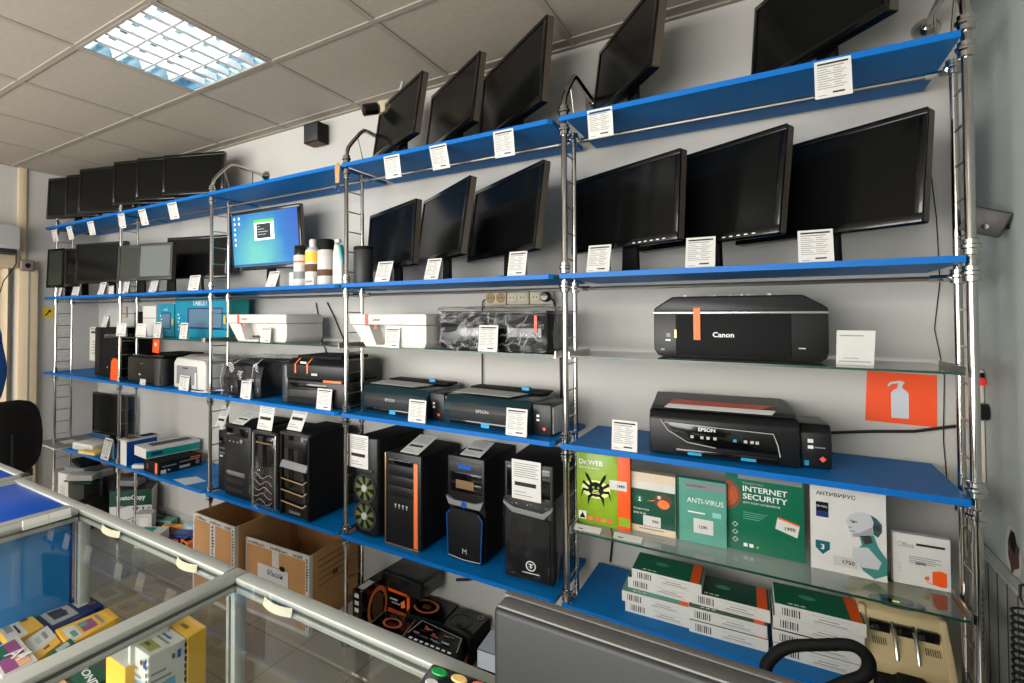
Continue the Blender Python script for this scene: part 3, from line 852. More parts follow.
# 7
x, w, h = TG[6]
t = tower('black computer tower with blue outlined lower front and a blue button', x, .065, w, h, D_, 0)
MB().box(-w/2, w/2, 0, .014, .200, h, BLK, .006).build('front_panel', t)
m = MB().prism([(-w/2+.002, .170), (-w/2+.008, .006), (w/2-.008, .004), (w/2-.002, .170), (w/2-.03, .192), (-w/2+.03, .192)], -.012, .014, 'y', BLKM, .004)
m.build('lower_door', t)
m = MB()
for s in (-1, 1): m.tube([(s*(w/2-.02), -.013, .186), (s*(w/2-.004), -.013, .166), (s*(w/2-.010), -.013, .012)], .0022, BLUEA, 6)
m.tube([(-w/2+.012, -.013, .014), (0, -.013, .008), (w/2-.012, -.013, .012)], .0016, LGREY, 6)
m.build('outline_trim', t, label='bright blue outline')
m = MB().prism([(-w/2, .236), (-w/2+.012, .205), (w/2-.012, .203), (w/2, .236), (w/2-.035, .222), (-w/2+.035, .222)], -.014, .005, 'y', GREYP, .002)
m.build('chevron_trim', t)
MB().disc((0, .213), .012, -.0148, BLUEA, 16).build('power_button', t, smooth=False, label='blue button')
m = MB().box(-w/2+.012, w/2-.012, -.003, 0, h-.055, h-.02, DGREY, .002).fr(-.03, h-.045, .025, h-.03, -.0034, BLUEA); m.build('drive_bay', t)
for k in range(2): MB().box(-w/2+.012, w/2-.012, -.002, 0, h-.096-k*.038, h-.060-k*.038, BLKG, .001).build('bay_cover', t)
MB().fr(-.04, .268, .035, .300, -.0026, CHAMP).build('badge', t, smooth=False)
txt('M', LGREY, t, (-.008, -.0128, .03), w=.018)
# 8
x, w, h = TG[7]
t = tower('tall black film-covered computer tower with a white round emblem, beside the twin poles', x, .045, w, h, D_, 4)
MB().box(-w/2, w/2, 0, .014, .005, h, BLK, .008).build('front_panel', t)
m = MB().prism([(-w/2, .275), (-w/2, .262), (-w/2+.030, .236), (w/2-.03, .228), (w/2, .262), (w/2, .275), (w/2-.035, .245), (-w/2+.035, .252)], -.012, .002, 'y', GREYP, .003)
m.build('chevron_trim', t)
MB().prism([(-w/2+.01, .02), (w/2-.01, .012), (w/2-.008, .225), (-w/2+.03, .232)], -.008, .001, 'y', BLKM, .004).build('lower_door', t)
MB().box(-w/2+.01, w/2-.01, -.002, 0, .29, h-.015, BLKG, .001).build('drive_bay', t)
m = MB().ring((.01, .062), .014, .0175, -.0086, WHITE, 26).fr(.002, .066, .018, .069, -.0087, WHITE).fr(.008, .054, .012, .07, -.0087, WHITE).fr(.003, .058, .017, .060, -.0087, WHITE).fr(-.02, .036, .04, .0385, -.0087, WHITE)
m.build('emblem', t, smooth=False, label='white round emblem')
o = film(w+.006, .30, .28, t, amp=.007, seed=9, y0=-.012); o.location = (-w/2-.003, 0, .002)

# cards on the towers
TGp = 'price cards on the computer towers'
def tcard(label, bl, br, tl, tr, Y, z, style=1):
    o = card(label, bl, br, tl, tr, 'Y', Y, TGp, style=style); o.location.z = z; return o
tcard('price card leaning on the smallest black tower at the left of its row', (214,427),(222,428),(222,404),(232,406), .05, ZE+.3195)
tcard('price card lying back on the tower with the round dial', (231.5,421),(243,424),(248,408),(258.5,412), .03, ZE+.3685)
tcard('price card standing on the silver-edged tower', (257,430),(271.5,431),(261,401),(276.5,402), .02, ZE+.3675)
tcard('price card standing on the tower with champagne strips', (286.5,430),(301,432.5),(296,402),(313,402), .02, ZE+.3895)
card('price card taped on the front of the twin-fan tower', (349.5,466),(368,470),(349.5,433),(368,437), 'Y', .018, TGp, style=1)
tcard('price card lying back on the orange-striped tower', (400,447.5),(418,452),(420,431),(438,433.5), .04, ZE+.3735)
tcard('price card lying back on the blue-outlined tower', (460,454.5),(480,459),(474,440),(496,444), .09, ZE+.3895)
card('price card taped high on the front of the tall tower beside the poles', (512,497),(541,504),(512,458),(540,463.5), 'Y', .034, TGp, style=1)

# ---------------------------------------------------------------- printers
# wide black office printer
t = thing('printer', 'wide black inkjet printer with an orange tape strip, alone on the glass shelf', 'printer', (-.457, .115, ZCg), 0)
w = .432
MB().prism([(-w/2, .022), (-w/2+.012, .004), (-w/2+.03, 0), (w/2-.02, 0), (w/2-.004, .01), (w/2, .03), (w/2, .138), (-w/2, .138)], 0, .25, 'y', BLK, .004).build('body', t)
MB().prism([(-w/2, .139), (w/2, .139), (w/2, .150), (w/2-.055, .187), (-w/2+.052, .187), (-w/2, .150)], -.004, .25, 'y', BLK, .006).build('lid', t)
MB().box(-w/2-.001, w/2+.001, -.006, .01, .1335, .1415, SILV, .002).build('trim_band', t, label='crumpled silver band')
MB().box(-w/2+.062, w/2-.082, -.003, .001, .008, .1325, BLKM, .002).build('paper_door', t)
MB().prism([(-.003, .153), (.038, .1885), (.075, .190), (.075, .187), (.03, .180), (-.001, .151)], -w/2+.06, w/2-.075, 'x', BLKG).build('control_panel', t)
m = MB()
for k, xx in enumerate((-.13, -.11, -.105, -.06, -.05, -.03, -.01, .005, .018, .035, .05, .08, .085, .105)):
    m.disc((xx, .0215), .0035 if k % 3 else .0055, 0, LGREY if k % 4 else WHITE, 8, ax='z')
m = m.build('control_button', t, (0, 0, .1755), (R(42), 0, 0), smooth=False)
MB().fr(-.105, .055, -.087, .150, -.0075, ORNG).quad([(-.105,-.0075,.150),(-.087,-.0075,.150),(-.087,.03,.1885),(-.105,.03,.1885)], ORNG).build('tape', t, smooth=False, label='orange tape strip')
MB().fr(-w/2+.059, .06, -w/2+.064, .085, -.0036, CHAMP).build('tape', t, smooth=False, label='small bronze tape')
MB().fr(-w/2+.035, .062, -w/2+.047, .074, -.0006, GREYP).fr(-w/2+.033, .050, -w/2+.047, .055, -.0006, WHITE).fr(-w/2+.02, .02, -w/2+.03, .026, -.0006, GREYP).build('badge', t, smooth=False)
MB().fr(w/2-.066, .036, w/2-.05, .039, -.0006, LGREY).build('badge', t, smooth=False)
txt('Canon', WHITE, t, (-.055, -.0036, .064), w=.054, bold=.02)

# printer with control panel and ink tank
t = thing('printer', 'black inkjet printer with a red sheet on its lid and a side ink tank', 'printer', (-.49, .035, ZD), R(6))
w = .365
MB().prism([(0, .004), (0, .108), (.02, .132), (.30, .132), (.30, .004)], -w/2, w/2, 'x', BLK, .006).build('body', t)
MB().prism([(.010, .134), (.03, .143), (.30, .150), (.30, .134)], -w/2+.006, w/2-.004, 'x', DGREY, .006).build('lid', t)
m = MB().prism([(-w/2+.045, .100), (w/2-.055, .092), (w/2-.04, .045), (w/2-.045, .034), (-.05, .036), (-w/2+.075, .055)], -.004, .002, 'y', BLKG, .002)
m.build('control_panel', t)
m = MB()
for k, xx in enumerate((-.075, -.05, -.035, -.018, .03, .055, .07, .082)):
    m.fr(xx, .058, xx+.008, .066, -.0047, LGREY if k != 4 else CYAN)
m.build('control_button', t, smooth=False)
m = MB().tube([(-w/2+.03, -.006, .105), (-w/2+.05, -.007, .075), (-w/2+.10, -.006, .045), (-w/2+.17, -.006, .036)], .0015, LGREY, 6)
m.tube([(-w/2+.04, -.006, .098), (-w/2+.15, -.006, .094), (w/2-.06, -.006, .090), (w/2-.05, -.006, .06), (w/2-.045, -.006, .03)], .0014, LGREY, 6).build('film_crease_glint', t)  # pale lines drawn in as glints along film folds
MB().box(-w/2+.07, w/2-.05, -.010, .03, .012, .026, BLKG, .002).build('paper_tray', t)
for xx in (-w/2+.10, w/2-.135): MB().fr(xx, .010, xx+.035, .018, -.0105, CYAN).build('tape', t, smooth=False, label='small blue tape')
m = MB().hexa([(-w/2+.05,.03,.1475),(w/2-.09,.03,.1475),(w/2-.05,.10,.1500),(-w/2+.06,.12,.1505),(-w/2+.05,.03,.1485),(w/2-.09,.03,.1485),(w/2-.05,.10,.1512),(-w/2+.06,.12,.1515)], REDT)
m.build('protective_sheet', t, smooth=False, label='translucent red sheet')
MB().hexa([(-w/2+.04,.008,.1400),(w/2-.06,.008,.1395),(w/2-.05,.03,.1475),(-w/2+.05,.03,.1475),(-w/2+.04,.008,.141),(w/2-.06,.008,.1405),(w/2-.05,.03,.1487),(-w/2+.05,.03,.1487)], PAPER).build('protective_sheet', t, smooth=False)
txt('EPSON', WHITE, t, (-.055, -.0048, .080), w=.042, bold=.015)
q = MB().prism([(.03, .003), (.03, .095), (.05, .118), (.19, .118), (.19, .003)], w/2+.004, w/2+.072, 'x', BLK, .004)
q = q.build('ink_tank', t)
MB().fr(w/2+.02, .070, w/2+.032, .080, .0295, WHITE).fr(w/2+.02, .054, w/2+.032, .063, .0295, WHITE).fr(w/2+.034, .057, w/2+.058, .060, .0295, GREYP).build('badge', q, smooth=False)
MB().disc((w/2+.052, .028), .008, .0295, REDT, 4).build('warning_mark', q, smooth=False)
MB().fr(w/2+.012, .008, w/2+.022, .022, .0290, CYAN).build('tape', q, smooth=False, label='small blue tape')

# two flat inkjet printers with ink tanks
def flat_printer(label, x, y, yaw):
    t = thing('printer', label, 'printer', (x, y, ZD), R(yaw), 'flat inkjet printers with ink tanks')
    w = .345
    TBK = mat('teal_black_plastic', (28, 48, 54), .3)
    MB().prism([(0, .004), (-.006, .06), (0, .085), (.03, .112), (.27, .118), (.27, .004)], -w/2, w/2, 'x', TBK, .005).build('body', t)
    MB().prism([(-.004, .030), (-.010, .062), (-.003, .080), (.004, .080), (.004, .030)], -w/2+.03, w/2-.03, 'x', DGREY, .002).build('paper_door', t)
    MB().box(-w/2+.03, w/2-.03, -.006, .0, .010, .026, BLKG, .002).build('paper_tray', t)
    MB().hexa([(-w/2+.02,.04,.1190),(w/2-.09,.04,.1185),(w/2-.06,.14,.1225),(-w/2+.02,.16,.1225),(-w/2+.02,.04,.120),(w/2-.09,.04,.1195),(w/2-.06,.14,.1235),(-w/2+.02,.16,.1235)], PAPER2).build('protective_sheet', t, smooth=False)
    MB().box(-w/2+.02, w/2-.01, .17, .255, .119, .128, BLKM, .003).build('rear_support', t)
    MB().box(w/2-.10, w/2-.07, .165, .185, .1285, .142, CYAN, .002).build('tape', t, label='bright blue tape')
    MB().fr(-.01, .006, .022, .022, -.0066, CYAN).build('tape', t, smooth=False, label='bright blue tape')
    txt('EPSON', LGREY, t, (-.028, -.0112, .058), w=.05, bold=.015, rot=(R(98), 0, 0))
    q = MB().box(w/2+.003, w/2+.070, .02, .20, .002, .108, BLK, .004).build('ink_tank', t)
    MB().box(w/2+.0705, w/2+.0735, .03, .19, .008, .10, LGREY, .001).build('label_plate', q, label='pale ribbed side plate')
    MB().fr(w/2+.018, .064, w/2+.028, .072, .0195, WHITE).fr(w/2+.018, .050, w/2+.028, .057, .0195, WHITE).build('badge', q, smooth=False)
    MB().disc((w/2+.045, .025), .007, .0195, REDT, 4).build('warning_mark', q, smooth=False)
    return t
flat_printer('flat teal-black inkjet printer with side ink tank, nearer the twin poles', -1.225, .035, -2)
flat_printer('flat teal-black inkjet printer with side ink tank, nearer the keyring upright', -1.655, .060, -3)

# white all-in-one printers on glass
def white_printer(label, xl, y, yaw, wid=.44):
    t = thing('printer', label, 'printer', (xl+wid/2, y, ZCg), R(yaw), 'white all-in-one printers')
    w, h = wid, .135
    b = MB()
    # sloping left cheek, recess and right cheek
    b.prism([(-w/2+.075, 0), (-w/2+.135, 0), (-w/2+.092, h-.045), (-w/2+.0, h-.045)], 0, .25, 'y', WHITEP, .003)
    b.prism([(-.02+.05, 0), (w/2-.01, 0), (w/2, .02), (w/2, h-.045), (-.07+.05, h-.045), (-.01+.05, .02)], 0, .25, 'y', WHITEP, .004)
    b.prism([(-w/2+.135, 0), (.03, 0), (-.02, h-.045), (-w/2+.092, h-.045)], .07, .25, 'y', WHITEP)
    b.build('body', t)
    MB().prism([(-w/2-.004, h-.044), (w/2+.002, h-.044), (w/2+.002, h-.004), (w/2-.006, h), (-w/2-.012, h), (-w/2-.014, h-.006)], -.004, .25, 'y', WHITEP, .003).build('lid', t)
    m = MB().box(-w/2+.135, .02, -.004, .065, 0, .010, WHITEP, .002)
    m.build('paper_tray', t)
    MB().box(-w/2+.15, 0, .03, .066, .018, .028, DGREY, .002).build('output_slot', t)
    m = MB().fr(.045, .012, .058, .030, -.0008, INKD); m.build('badge', t, smooth=False)
    m = MB().fr(-w/2+.075, h-.048, -w/2+.092, h+.0005, -.0052, REDT).tp(-w/2+.075, -.0052, -w/2+.092, .04, h+.0006, REDT); m.build('tape', t, smooth=False, label='red-orange tape strip')
    MB().fr(-w/2+.125, h-.062, -w/2+.135, h-.044, -.0052, REDT).build('tape', t, smooth=False, label='red-orange tape strip')
    txt('Canon', INKD, t, (-w/2+.11, -.0048, h-.028), w=.042, bold=.01)
    return t
white_printer('white all-in-one printer with a red tape, right of the keyring upright', -1.825, .004, 0, .372)
white_printer('white all-in-one printer with an orange tape, left of the keyring upright', -2.668, .020, 0, .43)

# film wrapped printer
t = thing('printer', 'black printer wrapped in crumpled clear film on the glass shelf', 'printer', (-1.212, .06, ZCg), 0)
w = .450
MB().box(-w/2+.01, w/2-.01, .004, .25, .004, .135, BLKM, .008).build('body', t)
MB().box(-w/2+.02, w/2-.03, -.002, .004, .03, .095, BLKG, .003).build('paper_door', t)
MB().box(-w/2+.012, w/2-.012, .0, .25, .136, .146, DGREY, .004).build('lid', t)
MB().fr(w/2-.055, .07, w/2-.045, .13, -.009, REDT).build('tape', t, smooth=False, label='red tape')
o = film(w, .262, .15, t, amp=.013, seed=2, n=18, y0=-.006); o.location = (-w/2, 0, .001)
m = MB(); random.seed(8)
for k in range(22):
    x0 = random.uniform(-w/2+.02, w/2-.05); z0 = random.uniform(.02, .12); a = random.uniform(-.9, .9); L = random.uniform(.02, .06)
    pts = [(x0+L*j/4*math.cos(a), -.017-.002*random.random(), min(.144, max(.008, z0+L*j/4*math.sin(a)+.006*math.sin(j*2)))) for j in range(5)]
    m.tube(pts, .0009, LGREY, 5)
m.build('film_crease_glint', t)  # highlights on the crumpled film, drawn as light grey tubes

# black laser printers, middle bay
def laser(label, x, y, w, h, d, yaw, body, kind):
    t = thing('printer', label, 'printer', (x+w/2, y, ZD), R(yaw))
    MB().prism([(0, .005), (-.004, h*.55), (.02, h*.93), (.06, h), (d, h*.97), (d, .005)], -w/2, w/2, 'x', body, .008).build('body', t)
    return t
t = laser('black laser printer bagged in clear film with curved top', -2.690, .02, .262, .172, .29, 5, BLK, 0)
w = .262
MB().prism([(.02, .1745), (.075, .186), (.24, .183), (.25, .1745)], -w/2+.012, w/2-.012, 'x', BLKM, .004).build('output_cover', t)
MB().box(-w/2+.02, w/2-.04, -.008, .0, .02, .10, BLKG, .003).build('paper_tray', t)
MB().tp(-.03, .030, .015, .045, .1895, LGREY).tp(.03, .03, .05, .04, .1895, LGREY).build('badge', t, smooth=False)
o = film(w+.012, .30, .188, t, amp=.012, seed=5, y0=-.014); o.location = (-w/2-.006, 0, .001)
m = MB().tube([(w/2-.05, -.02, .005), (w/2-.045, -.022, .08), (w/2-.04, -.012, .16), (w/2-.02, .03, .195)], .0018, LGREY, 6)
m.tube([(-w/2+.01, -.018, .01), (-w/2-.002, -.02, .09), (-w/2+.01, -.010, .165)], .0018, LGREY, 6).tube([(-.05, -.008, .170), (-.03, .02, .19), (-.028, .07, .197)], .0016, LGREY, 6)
m.build('film_crease_glint', t)  # light grey tubes paint in the glints of the bag's folds
MB().box(-.02, .03, -.034, -.022, 0, .004, BLKG, .001).build('plug_cap', t)

t = thing('printer', 'tall black laser printer with orange tapes, left of the keyring upright', 'printer', (-2.052, .02, ZD), R(5))
w, h = .335, .215
MB().box(-w/2, w/2, 0, .29, .006, .118, BLK, .008).build('body', t)
MB().prism([(-.004, .120), (-.008, .19), (.03, h), (.29, h), (.29, .120)], -w/2, w/2, 'x', BLK, .008).build('upper_body', t)
MB().box(-w/2+.03, w/2-.05, .04, .26, h-.004, h+.014, BLKM, .004).build('output_cover', t)
for xx in (-w/2+.055, -w/2+.125): MB().fr(xx, .150, xx+.008, .192, -.0095, ORNG).quad([(xx,-.0095,.192),(xx+.008,-.0095,.192),(xx+.008,.028,h+.002),(xx,.028,h+.002)], ORNG).build('tape', t, smooth=False, label='pale orange tape')
MB().fr(-w/2+.085, .195, -w/2+.12, .203, -.0060, WHITE).build('badge', t, smooth=False)
MB().box(w/2-.115, w/2-.015, -.012, 0, .115, .126, ORNG, .002).build('tape', t, label='orange tape across the corner')
MB().box(-w/2+.15, -w/2+.19, -.010, 0, .140, .156, DGREY, .002).fr(-w/2+.153, .143, -w/2+.187, .153, -.0104, LGREY).build('display', t)
MB().box(-w/2+.015, w/2-.10, -.004, 0, .085, .105, BLKG, .002).box(-w/2+.015, w/2-.09, -.010, 0, .04, .078, DGREY, .003).build('paper_tray', t)
MB().box(-w/2-.052, -w/2-.012, .02, .20, .001, .185, mat('dark_film', (36, 46, 52), .2, coat=.4, bump=.6, scale=25), .01).build('film_bag', t, label='dark crumpled film pouch')

# pale grey laser printer
t = thing('printer', 'pale grey laser printer with rounded white front', 'printer', (-3.010, .02, ZD), 0)
w, h = .30, .178
MB().box(-w/2, w/2, .02, .28, .004, h-.03, LGREY, .012).build('body', t)
m = MB().prism([(-w/2, .004), (w/2, .004), (w/2, h-.03), (w/2-.02, h-.008), (-w/2+.025, h), (-w/2, h-.03)], 0, .06, 'y', WHITEP, .014, 3); m.build('front_frame', t, label='rounded white front')
MB().box(-w/2+.04, w/2-.075, -.006, .002, .03, h-.045, GREYP, .006).build('paper_tray', t)
MB().box(w/2-.085, w/2-.07, -.010, 0, .012, .10, WHITEP, .002).build('handle', t)
MB().prism([(.03, h-.004), (.10, h+.012), (.24, h+.006), (.25, h-.03), (.03, h-.03)], -w/2+.02, w/2-.02, 'x', LGREY, .006).build('lid', t)
MB().tp(-.05, .05, .03, .09, h+.0125, REDT).build('badge', t, smooth=False)
MB().fr(-.05, h-.060, .0, h-.054, -.0066, INKD).build('badge', t, smooth=False)
tag(MB().tube([(-2.95, -.004, ZD+.004), (-2.88, -.006, ZD+.004), (-2.83, .012, ZD+.005), (-2.80, -.004, ZD+.006), (-2.83, -.008, ZD+.012), (-2.76, .03, ZD+.02), (-2.70, .05, ZD+.02)], .0035, WHITEP, 8).build('usb_cable'), 'white cable lying before the pale grey laser printer', 'cable')

# low black office printer left
t = thing('printer', 'low black office printer with rounded corner, left of the pale grey one', 'printer', (-3.437, .0, ZD), 0)
w, h = .37, .165
MB().box(-w/2, w/2-.01, .0, .27, .006, h, BLK, .014, 3).build('body', t)
MB().cyl((w/2-.045, .035, .006), (w/2-.045, .035, h-.004), .042, DGREY, 20).build('rounded_corner', t)
MB().box(-w/2+.01, w/2-.01, .02, .26, h, h+.012, BLKG, .004).build('lid', t)
MB().box(-.02, w/2+.03, .08, .27, h+.012, h+.024, BLKM, .006).build('document_feeder', t)
MB().fr(-.05, .055, -.03, .066, -.0006, LGREY).fr(-.03, .125, -.005, .128, -.0006, LGREY).build('badge', t, smooth=False)

# tall black machine with white panel card and orange tag
t = thing('computer_tower', 'black tower on the printer shelf with a white printed side card', 'computer', (-3.98, .06, ZD), 0)
MB().box(-.17, .12, 0, .27, .006, .335, BLKM, .006).build('case', t)
MB().box(-.165, -.09, -.004, 0, .02, .33, BLK, .002).build('front_panel', t)
m = MB().box(-.29, -.175, .02, .03, .10, .335, PAPER2, .001)
m.fr(-.27, .29, -.20, .305, .0194, INKD)
for k in range(5): m.fr(-.26, .15+.02*k, -.215, .158+.02*k, .0194, INK)
m = m.build('printed_card', t, smooth=False)
txt('Pantum', INKD, m, (-.275, .0194, .312), w=.08)
MB().disc((.0, .07), .006, -.0006, LGREY, 10).build('power_button', t, smooth=False)
o = MB().prism([(-.055, 0), (.04, 0), (.055, .09), (.048, .135), (-.02, .145), (-.045, .12)], 0, .012, 'y', ORNGV, .006)
tag(o.build('orange_pouch', None, (-3.775, .0, ZD+.0005)), 'bright orange pouch standing at the fifth upright on the printer shelf', 'pouch')
m = MB().box(-.03, .03, 0, .05, 0, .34, BLKM, .004); m.fr(-.012, .24, .014, .28, -.0005, PAPER).fr(-.008, .22, .010, .232, -.0005, INK)
tag(m.build('speaker_column', None, (-3.83, .06, ZD+.0005)), 'slim black speaker column behind the orange pouch', 'speaker')
o = MB().prism([(-.04, .0), (.03, -.004), (.04, .10), (.0, .14), (-.03, .12)], 0, .01, 'y', ORNGV, .004)
o.disc((0, .05), .012, -.0006, PAPER, 12)
q = o.build('orange_pouch', None, (-3.40, .055, ZD+.1905))
tag(q, 'red-orange pouch lying upright on the low black office printer', 'pouch')
tag(card('price card on top of the black tower with the white side card', (101,327),(106,327),(104.5,314.5),(110,314.5), 'Y', .09, None), 'price card on top of the black tower with the white side card', 'price tag').location.z = ZD+.3355

# turquoise tablet boxes
def tablet_box(label, x0, x1, y, h, d):
    w = x1-x0
    t = thing('tablet_box', label, 'box', ((x0+x1)/2, y, ZCg), 0, None)
    TQ = mat('turquoise_card', (0, 138, 168), .4, noise_amt=.15, scale=6); TQB = mat('turquoise_side', (0, 156, 150), .4)
    m = MB().box(-w/2, w/2, 0, d, 0, h, TQ, .002)
    m.sd(.004, .004, d-.004, h-.004, w/2+.0004, TQB)
    m.fr(-w/2+w*.26, h*.22, w/2-.03, h*.74, -.0006, NAVY).fr(-w/2+w*.29, h*.26, w/2-.038, h*.71, -.0010, mat('tablet_picture', (88, 118, 140), .3))
    for k in range(5): m.disc((-w/2+.035+.008*(k % 2), h*.2+.022*k), .006, -.0008, WHITE, 8)
    m.fr(w/2-.02, h*.35, w/2-.006, h*.55, -.0006, YELL)
    m.build('carton', t, smooth=False)
    txt('TABLET', WHITE, t, (-w/2+w*.36, -.0012, h*.80), w=w*.30)
    return t
tablet_box('larger turquoise tablet box on the left glass shelf, straddling the ladder', -3.315, -2.83, .128, .235, .16)
tablet_box('smaller turquoise tablet box half hidden behind the larger one', -3.50, -3.325, .125, .200, .12)
t = MB().box(-.075, .075, 0, .05, 0, .19, PAPER, .002).box(-.074, .079, -.001, 0, .11, .115, INK).build('white_box', None, (-3.585, .12, ZCg+.0005), smooth=False)
tag(t, 'white upright box behind the price cards left of the turquoise boxes', 'box')
t = MB().box(-.062, .062, .03, .10, 0, .155, BLKM, .004).build('black_box', None, (-3.755, .12, ZCg+.0005))
tag(t, 'small black box behind the squarish cards on the glass shelf', 'box')

# ---------------------------------------------------------------- spray cans beside the lit screen
CANY = .03
def can(label, x, r, h, kind):
    t = thing('spray_can', label, 'spray can', (x, CANY+.02, ZB_), 0, 'cleaning sprays by the lit screen')
    body = PAPER
    MB().lathe([(r-.002, 0), (r, .003), (r, h*.74), (r*.9, h*.77)], WHITEP, 24).build('can_body', t)
    if kind == 'black': MB().lathe([(r*.92, h*.765), (r*.93, h*.98), (r*.86, h)], BLKG, 20).build('cap', t)
    if kind == 'yellow':
        MB().lathe([(r*1.003, h*.50), (r*1.003, h*.72)], YELL, 24).build('label_band', t, label='yellow label band')
        MB().lathe([(r*.88, h*.77), (r*.45, h*.84), (r*.45, h*.97), (r*.4, h)], WHITEP, 18).build('cap', t)
        MB().lathe([(r*1.006, h*.30), (r*1.006, h*.46)], BROWN, 24).build('label_picture', t)
    if kind == 'tall':
        MB().lathe([(r*.95, h*.77), (r*.95, h*.97), (r*.88, h)], BLKM, 20).build('cap', t)
        MB().lathe([(r*1.004, h*.62), (r*1.004, h*.74)], PAPER2, 24).build('label_band', t)
        MB().lathe([(r*1.004, h*.20), (r*1.004, h*.34)], BROWN, 24).build('label_picture', t)
    if kind == 'black':
        MB().lathe([(r*1.004, h*.58), (r*1.004, h*.62)], REDT, 24).build('label_band', t)
        MB().lathe([(r*1.004, h*.18), (r*1.004, h*.36)], GREYP, 24).build('label_picture', t)
can('short spray can with a glossy black cap, leftmost of the cleaning sprays', -2.176, .034, .192, 'black')
can('spray can with a yellow label and white cap between two black-capped ones', -2.098, .036, .216, 'yellow')
can('wide spray can with a matte black cap, beside the trigger bottle', -2.016, .039, .208, 'tall')
t = thing('spray_bottle', 'white spray bottle with teal back, rightmost of the cleaning sprays', 'bottle', (-1.935, CANY+.02, ZB_), 0)
MB().prism([(-.030, 0), (.028, 0), (.026, .09), (.006, .175), (-.016, .190), (-.028, .14)], -.018, .018, 'y', WHITEP, .008, 3).build('bottle_body', t)
MB().prism([(.026, .09), (.031, .10), (.012, .178), (.004, .178)], -.014, .014, 'y', mat('teal_label', (60, 170, 180), .4), .003).build('side_label', t)
MB().box(-.022, .004, -.010, .010, .188, .205, WHITEP, .004).build('nozzle', t)
o = MB().box(-.055, .0, 0, .03, 0, .035, WHITEP, .003).fr(-.05, .012, -.005, .022, -.0005, INK).build('small_carton', None, (-2.045, .0, ZB_+.0005))
tag(o, 'small white carton lying before the yellow-labelled spray can', 'box')
o = MB().box(-.02, .02, 0, .02, 0, .07, WHITEP, .003).build('small_carton', None, (-2.235, .05, ZB_+.0005))
tag(o, 'tiny white carton left of the glossy-capped spray can', 'box')
# tall cylinder
t = thing('cylinder_tub', 'tall matte black cylinder on the second shelf at the keyring upright', 'container', (-1.800, .05, ZB_), 0)
MB().lathe([(.040, 0), (.0415, .004), (.0415, .142), (.040, .145)], DGREY, 28).build('tub_body', t)
MB().lathe([(.0425, .1455), (.0425, .158), (.040, .160)], BLKM, 28).build('lid', t)

# ---------------------------------------------------------------- software boxes on the lower glass shelf
def soft(label, x0, x1, y, h, d, front, yaw=0, cat='software box'):
    w = x1-x0
    t = thing('software_box', label, cat, ((x0+x1)/2, y, ZG), R(yaw), None)
    return t, w, h
# green box with the spider emblem
t, w, h = soft('lime green software box with a black spider-web emblem at the left end', -.905, -.740, .075, .232, .03, LIME, 3)
MB().box(-w/2, w/2-.038, 0, .035, 0, h, LIME, .001).build('carton', t)
m = MB().box(w/2-.038, w/2, .0, .035, 0, h, ORNGV, .001); m.fr(w/2-.036, .012, w/2-.002, .04, -.0005, LIME).build('side_band', t, label='orange side band')
cxx, czz = -.022, h*.50
m = MB()
LIT = mat('lime_highlight', (226, 232, 150), .5)
m.disc((cxx, czz), .030, -.0004, LIT, 26, sx=1.5)
m.disc((cxx, czz), .024, -.0010, BLKM, 24)
for a in (15, 50, 130, 165, 200, 240, 300, 340):
    A_ = math.radians(a); D1 = Vector((math.cos(A_), 0, math.sin(A_))); N1 = Vector((-D1.z, 0, D1.x))
    o_ = Vector((cxx, -.0012, czz)); kn = o_+D1*.042+Vector((0, 0, .010)); tip = kn+Vector((D1.x*.010, 0, -.030 if D1.z < .5 else .012))
    m.quad([o_+D1*.02-N1*.004, o_+D1*.02+N1*.004, kn+N1*.005, kn-N1*.005], BLKM).quad([kn-N1*.005, kn+N1*.005, tip], BLKM)
m.disc((cxx-.008, czz+.006), .004, -.0016, LIME, 8).disc((cxx+.008, czz+.006), .004, -.0016, LIME, 8)
for k in range(3): m.fr(cxx-.012+.002*k, czz-.014+k*.005, cxx+.012-.002*k, czz-.0115+k*.005, -.0016, LIT)
m.build('emblem', t, smooth=False, label='black spider-web emblem')
m = MB().quad([(-w/2+.006, -.0006, .014), (-w/2+.03, -.0006, .014), (-w/2+.03, -.0006, .04), (-w/2+.006, -.0006, .04)], WHITE).quad([(-w/2+.008, -.0010, .017), (-w/2+.028, -.0010, .017), (-w/2+.018, -.0010, .036)], BLKM)
for k in range(4): m.fr(-w/2+.036+k*.02, .014, -w/2+.05+k*.02, .026, -.0006, (ORNG, REDT, ORNG, REDT)[k])
m.build('badge', t, smooth=False)
txt('Dr.WEB', WHITE, t, (-w/2+.008, -.0008, h-.038), w=.075, h=.016, bold=.02)
txt('Security Space', WHITE, t, (-w/2+.008, -.0008, h-.052), w=.062, h=.007)
MB().fr(w/2-.062, .125, w/2-.010, .155, -.0016, PAPER).build('price_sticker', t, smooth=False)
txt('1890', INKD, t, (w/2-.038, -.0022, .134), h=.009, bold=.02)
